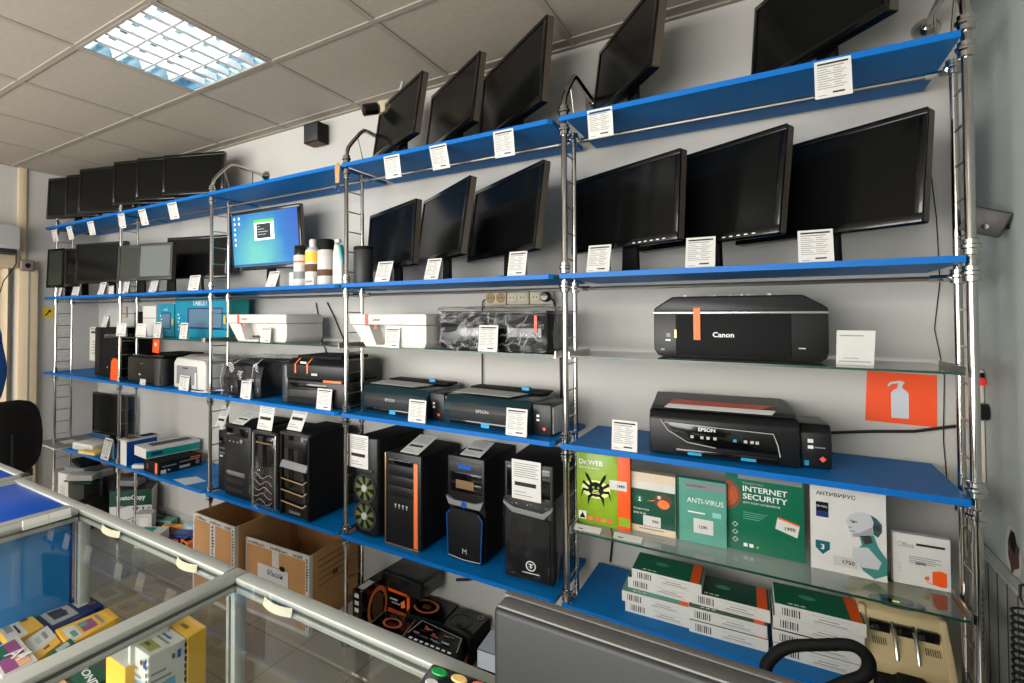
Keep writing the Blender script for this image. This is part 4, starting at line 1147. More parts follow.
# child protection box (plain bird silhouette left generic)
t, w, h = soft('small green and cream software box with a dark round bird, second from left', -.742, -.615, .10, .188, .03, GREEN, 2)
m = MB().box(-w/2, w/2, 0, .035, 0, h, mat('cream_card', (214, 196, 168), .5), .001)
m.fr(-w/2+.001, .022, w/2-.001, h-.052, -.0005, GREEND).fr(-w/2+.001, h-.050, w/2-.001, h-.028, -.0006, PAPER)
m.build('carton', t, smooth=False)
m = MB().disc((.028, .108), .022, -.0010, BROWN, 22, sx=1.15).disc((.030, .098), .014, -.0014, ORNG, 18, sx=1.2)
m.quad([(.004, -.0014, .108), (.004, -.0014, .104), (-.018, -.0014, .102)], ORNG)
m.disc((.018, .118), .005, -.0016, WHITE, 12).disc((.018, .118), .002, -.0018, BLKM, 8)
m.disc((-.038, .105), .012, -.0010, GREEN, 16).disc((-.038, .108), .003, -.0012, WHITE, 8).quad([(-.043, -.0012, .098), (-.033, -.0012, .098), (-.038, -.0012, .105)], WHITE)
m.fr(-.04, .012, .03, .016, -.0006, INK)
m.build('cover_picture', t, smooth=False)
txt('Kaspersky', WHITE, t, (-w/2+.008, -.0010, .070), w=.045, h=.007)
txt('Safe Kids', WHITE, t, (-w/2+.008, -.0010, .058), w=.036, h=.006)
MB().fr(-.028, .024, .022, .056, -.0020, PAPER).build('price_sticker', t, smooth=False)
txt('990', INKD, t, (-.002, -.0026, .036), h=.009, bold=.02)
# pale teal antivirus
t, w, h = soft('pale teal shiny antivirus box, third from left', -.612, -.482, .105, .190, .03, TEALP, 1)
m = MB().box(-w/2, w/2, 0, .03, 0, h, TEALP, .001).box(-w/2, -w/2+.006, -.001, 0, 0, h, GREEND)
m.fr(-w/2+.022, h-.028, w/2-.004, h-.008, -.0005, GREYP); m.build('carton', t, smooth=False)
txt('ANTI-VIRUS', WHITE, t, (-w/2+.028, -.0008, h-.070), w=.094, h=.015)
txt('KASPERSKY', INKD, t, (-w/2+.028, -.0009, h-.022), w=.05, h=.006)
MB().fr(-w/2+.045, .032, w/2-.034, .075, -.0016, PAPER).build('price_sticker', t, smooth=False)
txt('1290', INKD, t, (-.006, -.0022, .047), h=.009, bold=.02)
MB().fr(-w/2+.03, h-.10, -w/2+.075, h-.096, -.0006, WHITE).fr(w/2-.036, h-.105, w/2-.014, h-.09, -.0006, mat('pale_cyan', (140, 200, 196), .4)).build('badge', t, smooth=False)
# internet security
t, w, h = soft('wide dark green internet security box with an orange glow patch at its left', -.484, -.300, .125, .226, .03, GREEN, 0)
m = MB().box(-w/2, w/2, 0, .035, 0, h-.004, GREEN, .001)
m.fr(-w/2+.030, h-.018, w/2-.004, h-.003, -.0006, GREYP)
m.build('carton', t, smooth=False)
OG = [mat('rust_a', (120, 72, 46), .4), mat('rust_b', (176, 84, 44), .4), mat('rust_c', (206, 90, 44), .4)]
m = MB()
for k, (rr, mt) in enumerate(((.044, OG[0]), (.034, OG[1]), (.020, OG[2]))):
    pts = [(-w/2+.0005, -.0005-.0003*k, .158-rr), ] + [(-w/2+.0005+rr*.85*math.cos(a), -.0005-.0003*k, .158+rr*math.sin(a)) for a in [math.pi*(-.5+j/12) for j in range(13)]]
    m.quad(pts, mt)
m.build('cover_picture', t, smooth=False, label='orange rounded patch')
txt('INTERNET', WHITE, t, (-w/2+.042, -.0010, h-.052), w=.105, h=.016, bold=.015)
txt('SECURITY', WHITE, t, (-w/2+.042, -.0010, h-.074), w=.105, h=.016, bold=.015)
txt('Kaspersky', LGREY, t, (-w/2+.042, -.0010, h-.032), w=.05, h=.007)
txt('для всех устройств', WHITE, t, (-w/2+.042, -.0010, h-.088), w=.088, h=.008)
m = MB()
for k in range(3):
    m.ring((-w/2+.022, .030+k*.022), .006, .0075, -.0008, WHITE, 4)
for k in range(2): m.fr(-w/2+.042+k*.014, .014, -w/2+.052+k*.014, .024, -.0008, WHITE)
m.disc((-w/2+.076, .017), .004, -.0008, LIME, 8)
for k in range(4): m.fr(-w/2+.042, .112-k*.006, -w/2+.10-.006*k, .1145-k*.006, -.0008, TEALP)
m.build('badge', t, smooth=False)
MB().quad([(w/2-.066, -.0018, .082), (w/2-.016, -.0018, .066), (w/2-.010, -.0018, .102), (w/2-.060, -.0018, .116)], PAPER).quad([(w/2-.06, -.0020, .111), (w/2-.011, -.0020, .098), (w/2-.010, -.0020, .102), (w/2-.060, -.0020, .116)], ORNGV).build('price_sticker', t, smooth=False)
txt('1990', INKD, t, (w/2-.044, -.0026, .082), h=.010, bold=.02)
# white antivirus with android head
t, w, h = soft('white antivirus box picturing a grey android head', -.287, -.133, .110, .226, .03, PAPER, 0)
MB().box(-w/2, w/2, 0, .035, 0, h, PAPER, .001).build('carton', t, smooth=False)
m = MB()
fc = [(-.004,.138),(-.002,.146),(.004,.158),(.016,.168),(.034,.172),(.050,.166),(.060,.150),(.060,.134),(.052,.116),(.040,.108),(.022,.106),(.010,.100),(.006,.106),(.008,.112),(.004,.116),(.006,.120),(.002,.124),(.004,.130)]
m.quad([(x_, -.0006, z_) for x_, z_ in fc], SKINW)
m.quad([(x_, -.0010, z_) for x_, z_ in ((.046,.168),(.058,.160),(.068,.146),(.068,.128),(.060,.112),(.052,.118),(.050,.134),(.052,.150))], mat('android_teal', (36, 84, 92), .4))
m.disc((.058, .136), .008, -.0013, DGREY, 14)
m.quad([(x_, -.0009, z_) for x_, z_ in ((.024,.108),(.052,.116),(.060,.088),(.0765,.060),(.0765,.020),(.052,.004),(.030,.020),(.014,.050),(.016,.072),(.028,.086))], mat('android_body', (58, 128, 122), .4))
m.quad([(x_, -.0012, z_) for x_, z_ in ((.010,.076),(.040,.082),(.066,.050),(.060,.030),(.028,.028),(.008,.052))], SKINW)
GS = mat('android_grey', (150, 152, 158), .4)
m.quad([(x_, -.0009, z_) for x_, z_ in ((.012,.104),(.040,.108),(.052,.118),(.048,.136),(.036,.126),(.024,.116),(.010,.112))], GS)
m.quad([(x_, -.0010, z_) for x_, z_ in ((.004,.148),(.020,.146),(.022,.141),(.006,.139))], GS).disc((.0125, .1425), .0026, -.0012, NAVY, 10)
m.quad([(x_, -.0011, z_) for x_, z_ in ((.000,.128),(.010,.130),(.008,.125),(.003,.124))], GS).fr(.003, .117, .015, .1185, -.0011, DGREY)
m.quad([(x_, -.0013, z_) for x_, z_ in ((.028,.104),(.046,.112),(.050,.096),(.034,.088))], DGREY)
m.build('cover_picture', t, smooth=False, label='grey android head in profile')
m = MB().box(-w/2+.012, -w/2+.038, -.0012, 0, .142, .182, NAVY).fr(-w/2+.012, .158, -w/2+.038, .182, -.0016, BLKM)
m.quad([(-w/2+.010, -.0010, .078), (-w/2+.040, -.0010, .078), (-w/2+.040, -.0010, .058), (-w/2+.025, -.0010, .042), (-w/2+.010, -.0010, .058)], mat('shield_teal', (10, 92, 104), .4)).build('badge', t, smooth=False)
txt('3', WHITE, t, (-w/2+.021, -.0014, .055), h=.014, bold=.02)
txt('АНТИВИРУС', INKD, t, (-w/2+.012, -.0010, h-.026), w=.082, h=.011, bold=.015)
txt('ESET NOD32', WHITE, t, (-w/2+.0135, -.0018, .168), w=.022, h=.005)
MB().fr(-w/2+.046, .020, -w/2+.096, .046, -.0022, PAPER2).build('price_sticker', t, smooth=False)
txt('1750', INKD, t, (-w/2+.066, -.0028, .028), h=.010, bold=.02)
# office box
t, w, h = soft('small white office software box with an orange door emblem, rightmost', -.119, -.012, .135, .128, .03, PAPER, 4)
MB().box(-w/2, w/2, 0, .022, 0, h, PAPER, .001).build('carton', t, smooth=False)
m = MB().quad([(w/2-.034, -.0010, .044), (w/2-.018, -.0010, .048), (w/2-.018, -.0010, .008), (w/2-.034, -.0010, .012)], ORNGV)
m.quad([(w/2-.018, -.0010, .048), (w/2-.008, -.0010, .044), (w/2-.008, -.0010, .010), (w/2-.018, -.0010, .008)], ORNGV)
m.quad([(w/2-.048, -.0010, .028), (w/2-.040, -.0010, .030), (w/2-.040, -.0010, .020), (w/2-.048, -.0010, .020)], ORNGV)
m.quad([(w/2-.045, -.0010, .018), (w/2-.034, -.0010, .012), (w/2-.034, -.0010, .010), (w/2-.046, -.0010, .016)], ORNGV)
m.build('emblem', t, smooth=False, label='orange door emblem')
txt('Office', INK, t, (-w/2+.008, -.0008, h-.034), w=.032, h=.013)
m = MB().fr(-w/2+.044, h-.026, w/2-.010, h-.020, -.0006, INKD)
for k in range(4): m.fr(-w/2+.03, .072-k*.005, w/2-.018-.01*(k % 2), .074-k*.005, -.0006, INK)
for k in range(3): m.disc((-w/2+.012, .05-k*.009), .0028, -.0006, PAPER2, 8)
m.build('badge', t, smooth=False)
txt('3890', INKD, t, (-.012, -.0014, .054), w=.02, bold=.01)
# strips on the glass edge
for x, lab in ((-.855, 'small white price strip on the glass before the lime green box'), (-.735, 'small white price strip on the glass before the bird box')):
    o = MB().hexa([(-.04,-.004,0),(.04,-.004,0),(.04,.022,.0),(-.04,.022,.0),(-.04,-.004,.0015),(.04,-.004,.0015),(.04,.022,.010),(-.04,.022,.010)], PAPER)
    o.quad([(-.028,.0,.0035),(-.012,.0,.0035),(-.012,.004,.005),(-.028,.004,.005)], INKD)
    tag(o.build('price_strip', None, (x, .005, ZG+.0004), (0, 0, R(3)), smooth=False), lab, 'price strip', 'price strips on the glass shelf')

# ---------------------------------------------------------------- stacks of green and white boxes on the lowest shelf
def flat_box(label, x, y, z, w, d, h, yaw, top=GREEN, band=True):
    t = thing('flat_software_box', label, 'box', (x, y, z), R(yaw), 'green and white software boxes stacked on the lowest shelf')
    m = MB().box(0, w, 0, d, 0, h, PAPER, .0008)
    m.tp(.001, .001, w-.001, d-.001, h+.0004, top)
    if band: m.tp(w-.030, .001, w-.006, d-.001, h+.0007, ORNGV)
    for k in range(8): m.fr(.016+k*.0052, .007, .016+k*.0052+(.0028 if k % 3 else .0016), h-.007, -.0004, INKD)
    m.fr(w*.45, .010, w*.80, .0125, -.0004, INK).fr(w*.50, h*.5, w*.72, h*.5+.0025, -.0004, INK)
    m.fr(w*.42, .006, w*.84, .0067, -.0004, INK).fr(w*.42, h-.0085, w*.84, h-.0078, -.0004, INK)
    m.build('carton', t, smooth=False)
    q = MB()
    for k in range(3): q.tp(.03+k*.014, .012, .04+k*.014, .018, h+.0009, WHITE)
    q.disc((w*.4, d*.55), .014, h+.0009, TEALP, 12, ax='z', sx=1.4).disc((w*.42, d*.56), .006, h+.0012, CYAN, 10, ax='z')
    q.build('cover_print', t, smooth=False)
    return t
BH = .032
z = ZE+.0005
for k, (x, y, yaw, top, l) in enumerate(((-.752, .050, 2, GREEN, 'bottom white-edged box of the left green stack'),
        (-.760, .042, 2, TEALP, 'pale-topped box second from the bottom of the left green stack'))):
    flat_box(l, x, y, z + k*(BH+.001), .19, .14, BH, yaw, top)
flat_box('box with pale front third from the bottom of the left green stack', -.748, .072, z+2*(BH+.001), .19, .14, BH, 1, GREEND)
flat_box('topmost box of the left green stack, pushed forward', -.735, .064, z+3*(BH+.001), .19, .14, BH, 1, GREEN)
for k, (x, y, yaw, top, l) in enumerate(((-.575, .042, 3, GREEN, 'bottom box of the middle green and white stack'),
        (-.577, .046, 3, GREEND, 'second box of the middle green and white stack'),
        (-.570, .070, 2, GREEND, 'topmost dark green box of the middle stack, under the internet security box'))):
    flat_box(l, x, y, z + k*(BH+.003), .19, .14, BH+.002, yaw, top)
for k, (x, y, yaw, top, l) in enumerate(((-.374, .050, 2, GREEN, 'bottom box of the right stack of white-edged boxes'),
        (-.376, .052, 2, GREEND, 'second box from the bottom of the right white-edged stack'),
        (-.374, .058, 2, GREEND, 'third box from the bottom of the right white-edged stack'),
        (-.370, .056, 2, GREEN, 'topmost green box of the right stack beside the banknote counter'))):
    flat_box(l, x, y, z + k*(BH+.003), .19, .14, BH+.002, yaw, top)

# ---------------------------------------------------------------- banknote counter
t = thing('banknote_counter', 'beige banknote counting machine with an oval grey display panel', 'banknote counter', (-.100, .075, ZE), R(3))
w = .165
MB().prism([(.0, 0), (.0, .055), (.045, .105), (.07, .150), (.20, .185), (.22, .17), (.22, 0)], -w/2, w/2, 'x', BEIGE, .006).build('body', t)
for s in (-1, 1): MB().prism([(-.02, 0), (-.02, .03), (.04, .112), (.07, .157), (.09, .157), (.08, 0)], s*(w/2-.005)-.007, s*(w/2-.005)+.007, 'x', BEIGE, .003).build('cheek', t)
ang = math.atan2(.035, .13)
q = MB().disc((0, 0), .05, .0004, mat('panel_grey_blue', (84, 96, 104), .35), 30, ax='z', sx=1.12, sz=.5)
q = q.build('display_panel', t, (.0, .115, .1635), (ang, 0, 0), smooth=False)
MB().box(-.034, .034, -.006, .006, .0008, .002, BLKG).tp(-.008, -.003, .006, .003, .0024, glow('led_yellow', (220, 220, 60), 1.0)).build('display_window', q, smooth=False)
MB().box(-.075, .075, .205, .235, .178, .196, BLKM, .004).build('hopper', t)
for k in range(3): MB().box(-.066+k*.046, -.026+k*.046, .046, .062, .098, .132, BLKG, .002).build('roller_window', t)
for s in (-.02, .02): MB().tube([(s, .062, .13), (s, .03, .11), (s, .012, .07), (s, .006, .04)], .0045, SILV, 8).build('guide_arm', t)
m = MB()
for k in range(7):
    for s in (-1, 1): m.quad([(s*.05-.014+k*.0042, .024, .085), (s*.05-.0125+k*.0042, .024, .085), (s*.05-.0125+k*.0042, .036, .098), (s*.05-.014+k*.0042, .036, .098)], INKD)
m.build('vent_marks', t, smooth=False)
MB().prism([(-.07, .0), (.07, .0), (.062, .03), (.03, .026), (.024, .04), (-.024, .04), (-.03, .026), (-.062, .03)], -.045, -.002, 'y', BLKM, .003).build('catch_tray', t)

# ---------------------------------------------------------------- things on the walls
t = thing('wall_speaker', 'small black cube speaker high on the wall below the ceiling', 'speaker', (-2.338, YB-.001, 2.305), 0)
MB().box(-.052, .052, -.092, -.012, 0, .104, BLKM, .003).build('cabinet', t)
MB().box(-.048, .048, -.0935, -.0925, .006, .098, DGREY, .001).build('grille', t)
MB().box(-.048, .048, -.088, -.015, -.0012, -.0004, BROWN).build('bottom_panel', t, smooth=False, label='tan bottom face')
MB().box(-.02, .02, -.012, 0, .04, .08, DGREY, .002).build('wall_bracket', t)
# camera
t = thing('security_camera', 'beige security camera with a black lens under the ceiling', 'security camera', (-1.775, .169, 2.300), R(-38))
t.rotation_euler = (R(14), 0, R(-38))
BG = mat('camera_beige', (206, 190, 160), .45)
MB().box(-.026, .026, -.02, .12, 0, .052, BG, .006).build('camera_body', t)
MB().lathe([(.022, -.095), (.027, -.092), (.027, -.03), (.020, -.022), (.018, -.018)], BLKG, 20, (0, 0, .026), 'y').build('lens', t)
MB().tube([(0, .09, .052), (0, .09, .075), (0, .12, .128)], .006, LGREY, 8).build('mount_arm', t)
m = MB().sd(.02, .018, .06, .040, -.0265, BROWN); m.build('badge', t, smooth=False)
# sockets bar
t = thing('socket_row', 'row of six beige wall sockets with a black plug, below the second shelf', 'socket', (-1.222, YB, 1.464), 0)
SOC = mat('socket_beige', (190, 180, 158), .5); OCH = mat('socket_ochre', (150, 124, 70), .5)
for k in range(3):
    u = MB().box(-.147+k*.099, -.053+k*.099+.002, -.028, 0, -.028, .030, SOC, .005).build('socket_plate', t)
    for j in range(2):
        cx0 = -.147+k*.099+.025+j*.046
        m = MB().lathe([(.019, -.031), (.021, -.0285)], OCH if k == 0 else SOC, 20, (cx0, 0, .002), 'y')
        m.disc((cx0-.007, .002), .003, -.0315, BLKM, 8).disc((cx0+.007, .002), .003, -.0315, BLKM, 8)
        m.build('socket_face', u)
MB().lathe([(.014, -.062), (.020, -.055), (.021, -.0318)], BLKG, 18, (.123, 0, .002), 'y').build('plug', t, label='black round plug')
MB().tube([(.135, -.05, .0), (.155, -.045, -.012), (.165, -.03, -.06), (.172, -.015, -.20), (.173, -.012, -.40)], .0045, CABLE, 8).build('cable', t)
MB().tube([(-.147, -.012, .0), (-.165, -.012, -.01), (-.170, -.01, -.06), (-.170, -.01, -.36), (-.165, -.01, -.44)], .003, CABLE, 8).build('cable', t)
# small sockets far left
for x, lab in ((-4.35, 'small wall socket beside the left ladder upright below the second shelf'), (-4.162, 'small wall socket seen through the left ladder upright'), (-3.984, 'small wall socket right of the left ladder upright')):
    t = thing('wall_socket', lab, 'socket', (x, YB, 1.417), 0, 'small sockets at the left end')
    MB().box(-.04, .04, -.02, 0, -.04, .04, SOC, .005).build('socket_plate', t)
    MB().lathe([(.019, -.0225), (.021, -.0205)], SOC, 16, (0, 0, 0), 'y').disc((0, .012), .005, -.0228, BLKM, 8).build('socket_face', t)
# yellow sticker
m = MB().box(-.0008, 0, -.038, .038, -.036, .036, mat('sticker_yellow', (222, 186, 40), .5))
m.quad([(.0006, -.02, -.018), (.0006, -.012, -.024), (.0006, .022, .016), (.0006, .014, .022)], INKD).quad([(.0006, .0, .022), (.0006, .022, .022), (.0006, .022, .0)], INKD)
tag(m.build('warning_sticker', None, (XL+.001, .004, 1.412), smooth=False), 'small yellow warning sticker with a black mark at the far left', 'sticker')
# fire extinguisher sign
t = thing('fire_extinguisher_sign', 'orange-red sign with a pale fire extinguisher on the wall', 'sign', (-.065, YB-.0006, 1.075), R(0))
t.scale = (.89, 1, .89)
MB().hexa([(-.087,-.001,.004),(.085,-.001,0),(.085,0,0),(-.087,0,.004),(-.080,-.001,.170),(.087,-.001,.166),(.087,0,.166),(-.080,0,.170)], mat('sign_orange', (240, 78, 20), .5)).build('sign_board', t, smooth=False)
PG = mat('sign_pale', (196, 198, 204), .5)
m = MB().quad([(-.022,-.0018,.020),(.020,-.0018,.020),(.021,-.0018,.100),(.016,-.0018,.110),(.006,-.0018,.118),(.006,-.0018,.128),(.012,-.0018,.136),(.006,-.0018,.142),(-.004,-.0018,.142),(-.006,-.0018,.118),(-.017,-.0018,.110),(-.022,-.0018,.100)], PG)
m.quad([(-.004,-.0018,.142),(-.004,-.0018,.134),(-.020,-.0018,.130),(-.026,-.0018,.122),(-.031,-.0018,.124),(-.024,-.0018,.136)], PG)
m.build('extinguisher_symbol', t, smooth=False)
# router on the right wall
t = thing('wall_router', 'small black tilted plastic box on the right grey wall', 'router', (XR-.001, .08, 1.613), 0)
q = MB().box(-.036, .036, -.012, .012, -.030, .030, mat('router_dark', (60, 55, 52), .45), .005)
q = q.build('router_body', t, (-.040, 0, 0), (R(10), R(24), R(-14)))
MB().lathe([(.006, -.0135), (.007, -.0122)], BLKG, 14, (.006, 0, -.010), 'y').build('button', q)
MB().box(-.012, 0, .004, .030, -.02, .02, BLKM, .002).build('wall_bracket', t)
# surge strip on the right wall
t = thing('power_strip', 'long white power strip fixed upright on the right wall with red switch', 'power strip', (XR-.001, .332, .948), 0)
t.scale = (1, .9, .9)
MB().box(-.022, 0, -.048, .008, 0, .335, mat('strip_white', (216, 204, 188), .5), .006).build('strip_body', t)
MB().box(-.020, -.002, -.068, -.0485, .290, .310, mat('switch_red', (220, 40, 30), .3, emit=.4), .002).build('switch', t, label='red rocker switch')
MB().lathe([(.022, -.03), (.026, -.024), (.024, -.001)], BLKG, 16, (0, -.072, .215), 'x').build('plug', t, label='black plug')
MB().box(-.016, -.002, -.060, -.0485, .312, .325, BLKM, .002).build('plug', t, label='black plug')
# hole in the wall
t = thing('plaster_hole', 'jagged brown hole in the plaster above the grey panelling', 'hole', (XR, .110, .790), 0)
random.seed(5)
def blob(r0, r1, n, x, jit, mt, mb, oy=0, oz=0):
    pts = []
    for k in range(n):
        a = 2*math.pi*k/n; rr = 1+random.uniform(-jit, jit)
        pts.append((x, oy+r0*math.cos(a)*rr, oz+r1*math.sin(a)*rr))
    mb.quad(pts, mt)
m = MB(); blob(.050, .056, 16, -.0012, .18, PAPER2, m, 0, .045); m.build('plaster_rim', t, smooth=False)
m = MB(); blob(.040, .046, 14, -.0020, .22, mat('hole_brown', (92, 66, 54), .95, noise_amt=.5, scale=60), m, 0, .048); m.build('hole_face', t, smooth=False)
m = MB(); blob(.020, .022, 10, -.0026, .25, BLKM, m, -.004, .075); m.build('hole_shade', t, smooth=False)  # flat black blob paints the shade deep in the hole
# coiled cord
pts = []
for k in range(104):
    a = k*2*math.pi/9; z = .765 - k*.0017
    pts.append((XR-.030+.012*math.cos(a), -.036+.015*math.sin(a), z))
pts = [(XR-.006, -.144, .84), (XR-.012, -.10, .835), (XR-.018, -.045, .825), (XR-.022, -.01, .806), (XR-.025, -.019, .785)] + pts
tag(MB().tube(pts, .0028, CABLE, 6).build('coiled_cord'), 'black coiled telephone cord hanging by the grey panelling', 'cord')
# cables on the wall
for nm, lab, pts, r_ in (
 ('cable', 'thick black cable drooping across the wall below the fire sign', [(-0.397, 0.35, 1.029), (-0.334, 0.35, 1.026), (-0.236, 0.35, 1.033), (-0.129, 0.35, 1.051), (-0.04, 0.35, 1.062), (0.03, 0.355, 1.082), (0.06, .355, 1.09)], .0045),
 ('cable', 'thin cable curving up behind the white office box', [(-0.21, 0.36, 0.783), (-0.174, 0.36, 0.846), (-0.111, 0.36, 0.90), (-0.08, 0.36, 0.945)], .003),
 ('wire', 'thin wire running down the wall beside the right upright', [(0.005, 0.370, 1.845), (0.018, 0.370, 1.667), (0.022, 0.370, 1.488), (0.009, 0.370, 1.354), (0.027, 0.370, 1.221), (0.022, 0.370, 1.042), (0.031, 0.370, 0.864)], .0012),
 ('cable', 'black cable hanging on the wall behind the lower glass shelf', [(-0.914, 0.365, 0.774), (-0.901, 0.365, 0.703), (-0.87, 0.365, 0.632), (-0.861, 0.365, 0.56), (-0.87, 0.365, 0.471)], .0035),
 ('cable', 'dark cable hanging down the wall left of the pouch printer', [(-2.378, 0.367, 1.461), (-2.36, 0.367, 1.381), (-2.351, 0.367, 1.301), (-2.306, 0.367, 1.203), (-2.271, 0.367, 1.087)], .003),
 ('cable', 'dark cable slanting down the wall behind the left white printer', [(-2.297, 0.367, 1.461), (-2.244, 0.367, 1.381), (-2.181, 0.367, 1.265), (-2.119, 0.367, 1.149), (-2.074, 0.367, 1.042)], .0035),
 ('cable', 'loop of black cable on the wall behind the coloured boxes below the towers', [(-1.52, 0.364, 0.22), (-1.46, 0.364, 0.239), (-1.378, 0.364, 0.275), (-1.307, 0.364, 0.328), (-1.271, 0.364, 0.39), (-1.265, 0.364, 0.445)], .006)):
    tag(MB().tube(pts, r_, CABLE, 7).build(nm), lab, nm)
# air conditioner at the left
t = thing('air_conditioner', 'pale grey wall unit above the door at the left edge', 'air conditioner', (XL, -.233, 1.823), 0)
MB().prism([(0, 0), (.14, .0), (.165, .045), (.16, .19), (0, .20)], -.80, 0, 'y', LGREY, .012, 3).build('unit_body', t)
MB().box(.05, .155, -.78, -.02, -.004, .026, DGREY, .004).build('air_outlet', t, label='dark louvred outlet')
t = thing('alarm_siren', 'rounded square grey alarm box with a dark round centre beside the door frame', 'alarm box', (XL+.0455, -.157, 1.747), 0)
MB().box(0, .03, -.046, .046, -.040, .040, mat('siren_grey', (120, 108, 98), .5), .014, 3).build('siren_body', t)
MB().lathe([(.018, .031), (.016, .0305)], BLKM, 18, (0, 0, 0), 'x').build('sounder', t)
tag(MB().tube([(XL+.052, -.222, 1.93), (XL+.052, -.222, 1.756), (XL+.052, -.240, 1.72), (XL+.052, -.295, 1.631), (XL+.05, -.331, 1.488)], .0035, CABLE, 6).build('cable'), 'thin black cable hanging from the wall unit by the door', 'cable')
# keyring hanging on the upright
t = thing('keyring', 'wooden tag with a small blue ring hanging from the upright near the top', 'keyring', (-1.880, -.026, 1.93), 0)
MB().prism([(-.012, .03), (.010, .03), (.014, .105), (.002, .12), (-.016, .105)], -.003, .003, 'y', mat('wood_tag', (196, 150, 100), .6, noise_amt=.3, scale=60), .002).build('tag_plate', t)
m = MB(); m.tube([(.013*math.cos(a/12*2*math.pi), 0, .014*math.sin(a/12*2*math.pi)+.005) for a in range(12)], .004, NAVY, 8, closed=True); m.build('ring', t, label='dark blue ring')

# ---------------------------------------------------------------- lowest shelf, left part
PAM = mat('leaflet_grey', (118, 118, 112), .5, noise_amt=.1)
t = MB().hexa([(-.15,-.17,0),(.18,-.15,0),(.20,.14,0),(-.12,.16,0),(-.15,-.17,.004),(.18,-.15,.004),(.20,.14,.004),(-.12,.16,.004)], PAM).tp(-.02, -.06, .10, .03, .0046, PAPER2)
tag(t.build('grey_folder', None, (-4.545, .075, ZE+.012), (R(0), 0, R(-4)), smooth=False), 'large flat grey folder overhanging the left end of the lowest shelf', 'folder')
tag(MB().box(-.17, .17, -.15, .15, 0, .011, LGREY, .002).build('pale_panel', None, (-4.54, .07, ZE+.0006), (0, 0, R(-4))), 'pale panel under the grey folder at the left end of the lowest shelf', 'panel')
tag(MB().box(-.11, .11, -.08, .08, 0, .045, PAPER, .002).fr(-.09, .008, .09, .03, -.0805, PAPER2).build('white_carton', None, (-4.24, .10, ZE+.0006), (0, 0, R(8))), 'flat white carton beside the grey folder on the lowest shelf', 'box')
tag(MB().box(-.08, .08, -.05, .05, 0, .02, mat('pale_yellow', (226, 196, 110), .5), .002).build('yellow_pack', None, (-4.10, .03, ZE+.0006), (0, 0, R(12))), 'small pale yellow pack on the lowest shelf beside the leaning price card', 'box')
t = thing('cable_box', 'upright blue and white box with an open picture lid on the lowest shelf', 'box', (-3.612, -.002, ZE), R(90))
MB().box(0, .20, 0, .075, 0, .145, mat('strong_blue_card', (10, 70, 150), .4), .002).box(-.0006, 0, .002, .073, .0, .145, PAPER).disc((.08, .09), .028, -.0006, TEALP, 18).disc((.15, .10), .018, -.0008, CYAN, 14).build('carton', t, smooth=False)
MB().hexa([(-.01,-.012,.147),(.21,-.012,.147),(.22,.085,.150),(-.01,.085,.150),(-.01,-.012,.158),(.21,-.012,.158),(.22,.085,.156),(-.01,.085,.156)], PAPER2).tp(.02, .0, .09, .075, .1590, BROWN).tp(.11, .0, .20, .075, .1590, BLKM).build('box_lid', t, smooth=False)
# toner boxes
t = thing('toner_box', 'black toner cartridge carton with orange corner, lying on the lowest shelf', 'box', (-3.268, .002, ZE), R(88))
m = MB().box(0, .28, 0, .17, 0, .072, BLKM, .0015)
m.fr(.012, .004, .045, .026, -.0006, PAPER).fr(.02, .040, .11, .047, -.0006, GREYP).fr(.13, .046, .27, .052, -.0006, GREYP)
m.fr(.13, .012, .20, .027, -.0006, LGREY).disc((.25, .028), .014, -.0006, CHAMP, 14).fr(.20, .058, .27, .066, -.0006, ORNGV)
m.sd(.015, .004, .04, .066, -.0006, ORNG).sd(.115, .02, .135, .05, -.0006, BROWN)
m.build('carton', t, smooth=False)
txt('hp', WHITE, t, (.055, -.0010, .012), h=.014, bold=.02, shear=.2)
t = thing('drum_box', 'long teal and white carton lying across the black toner carton', 'box', (-3.400, .000, ZE+.0725), R(84))
m = MB().box(0, .345, 0, .16, 0, .060, PAPER, .0015)
m.fr(.0, .004, .343, .044, -.0008, TEAL).tp(.06, .045, .32, .125, .0606, DGREY).fr(.03, .016, .10, .034, -.0014, NAVY)
m.build('carton', t, smooth=False)
tag(MB().box(-.05, .05, -.02, .02, 0, .02, PAPER, .001).build('small_carton', None, (-3.50, .03, ZE+.0006), (0, 0, R(35))), 'tiny white carton beside the black toner carton', 'box')
m = MB().hexa([(-.085,-.03,0),(.06,-.05,0),(.09,.06,0),(-.03,.08,0),(-.085,-.03,.0012),(.06,-.05,.0012),(.09,.06,.0012),(-.03,.08,.0012)], mat('cool_sheet', (196, 206, 214), .6))
tag(m.build('paper_sheet', None, (-3.04, .035, ZE+.0006), smooth=False), 'pale blue sheets of paper lying left of the smallest tower', 'paper')

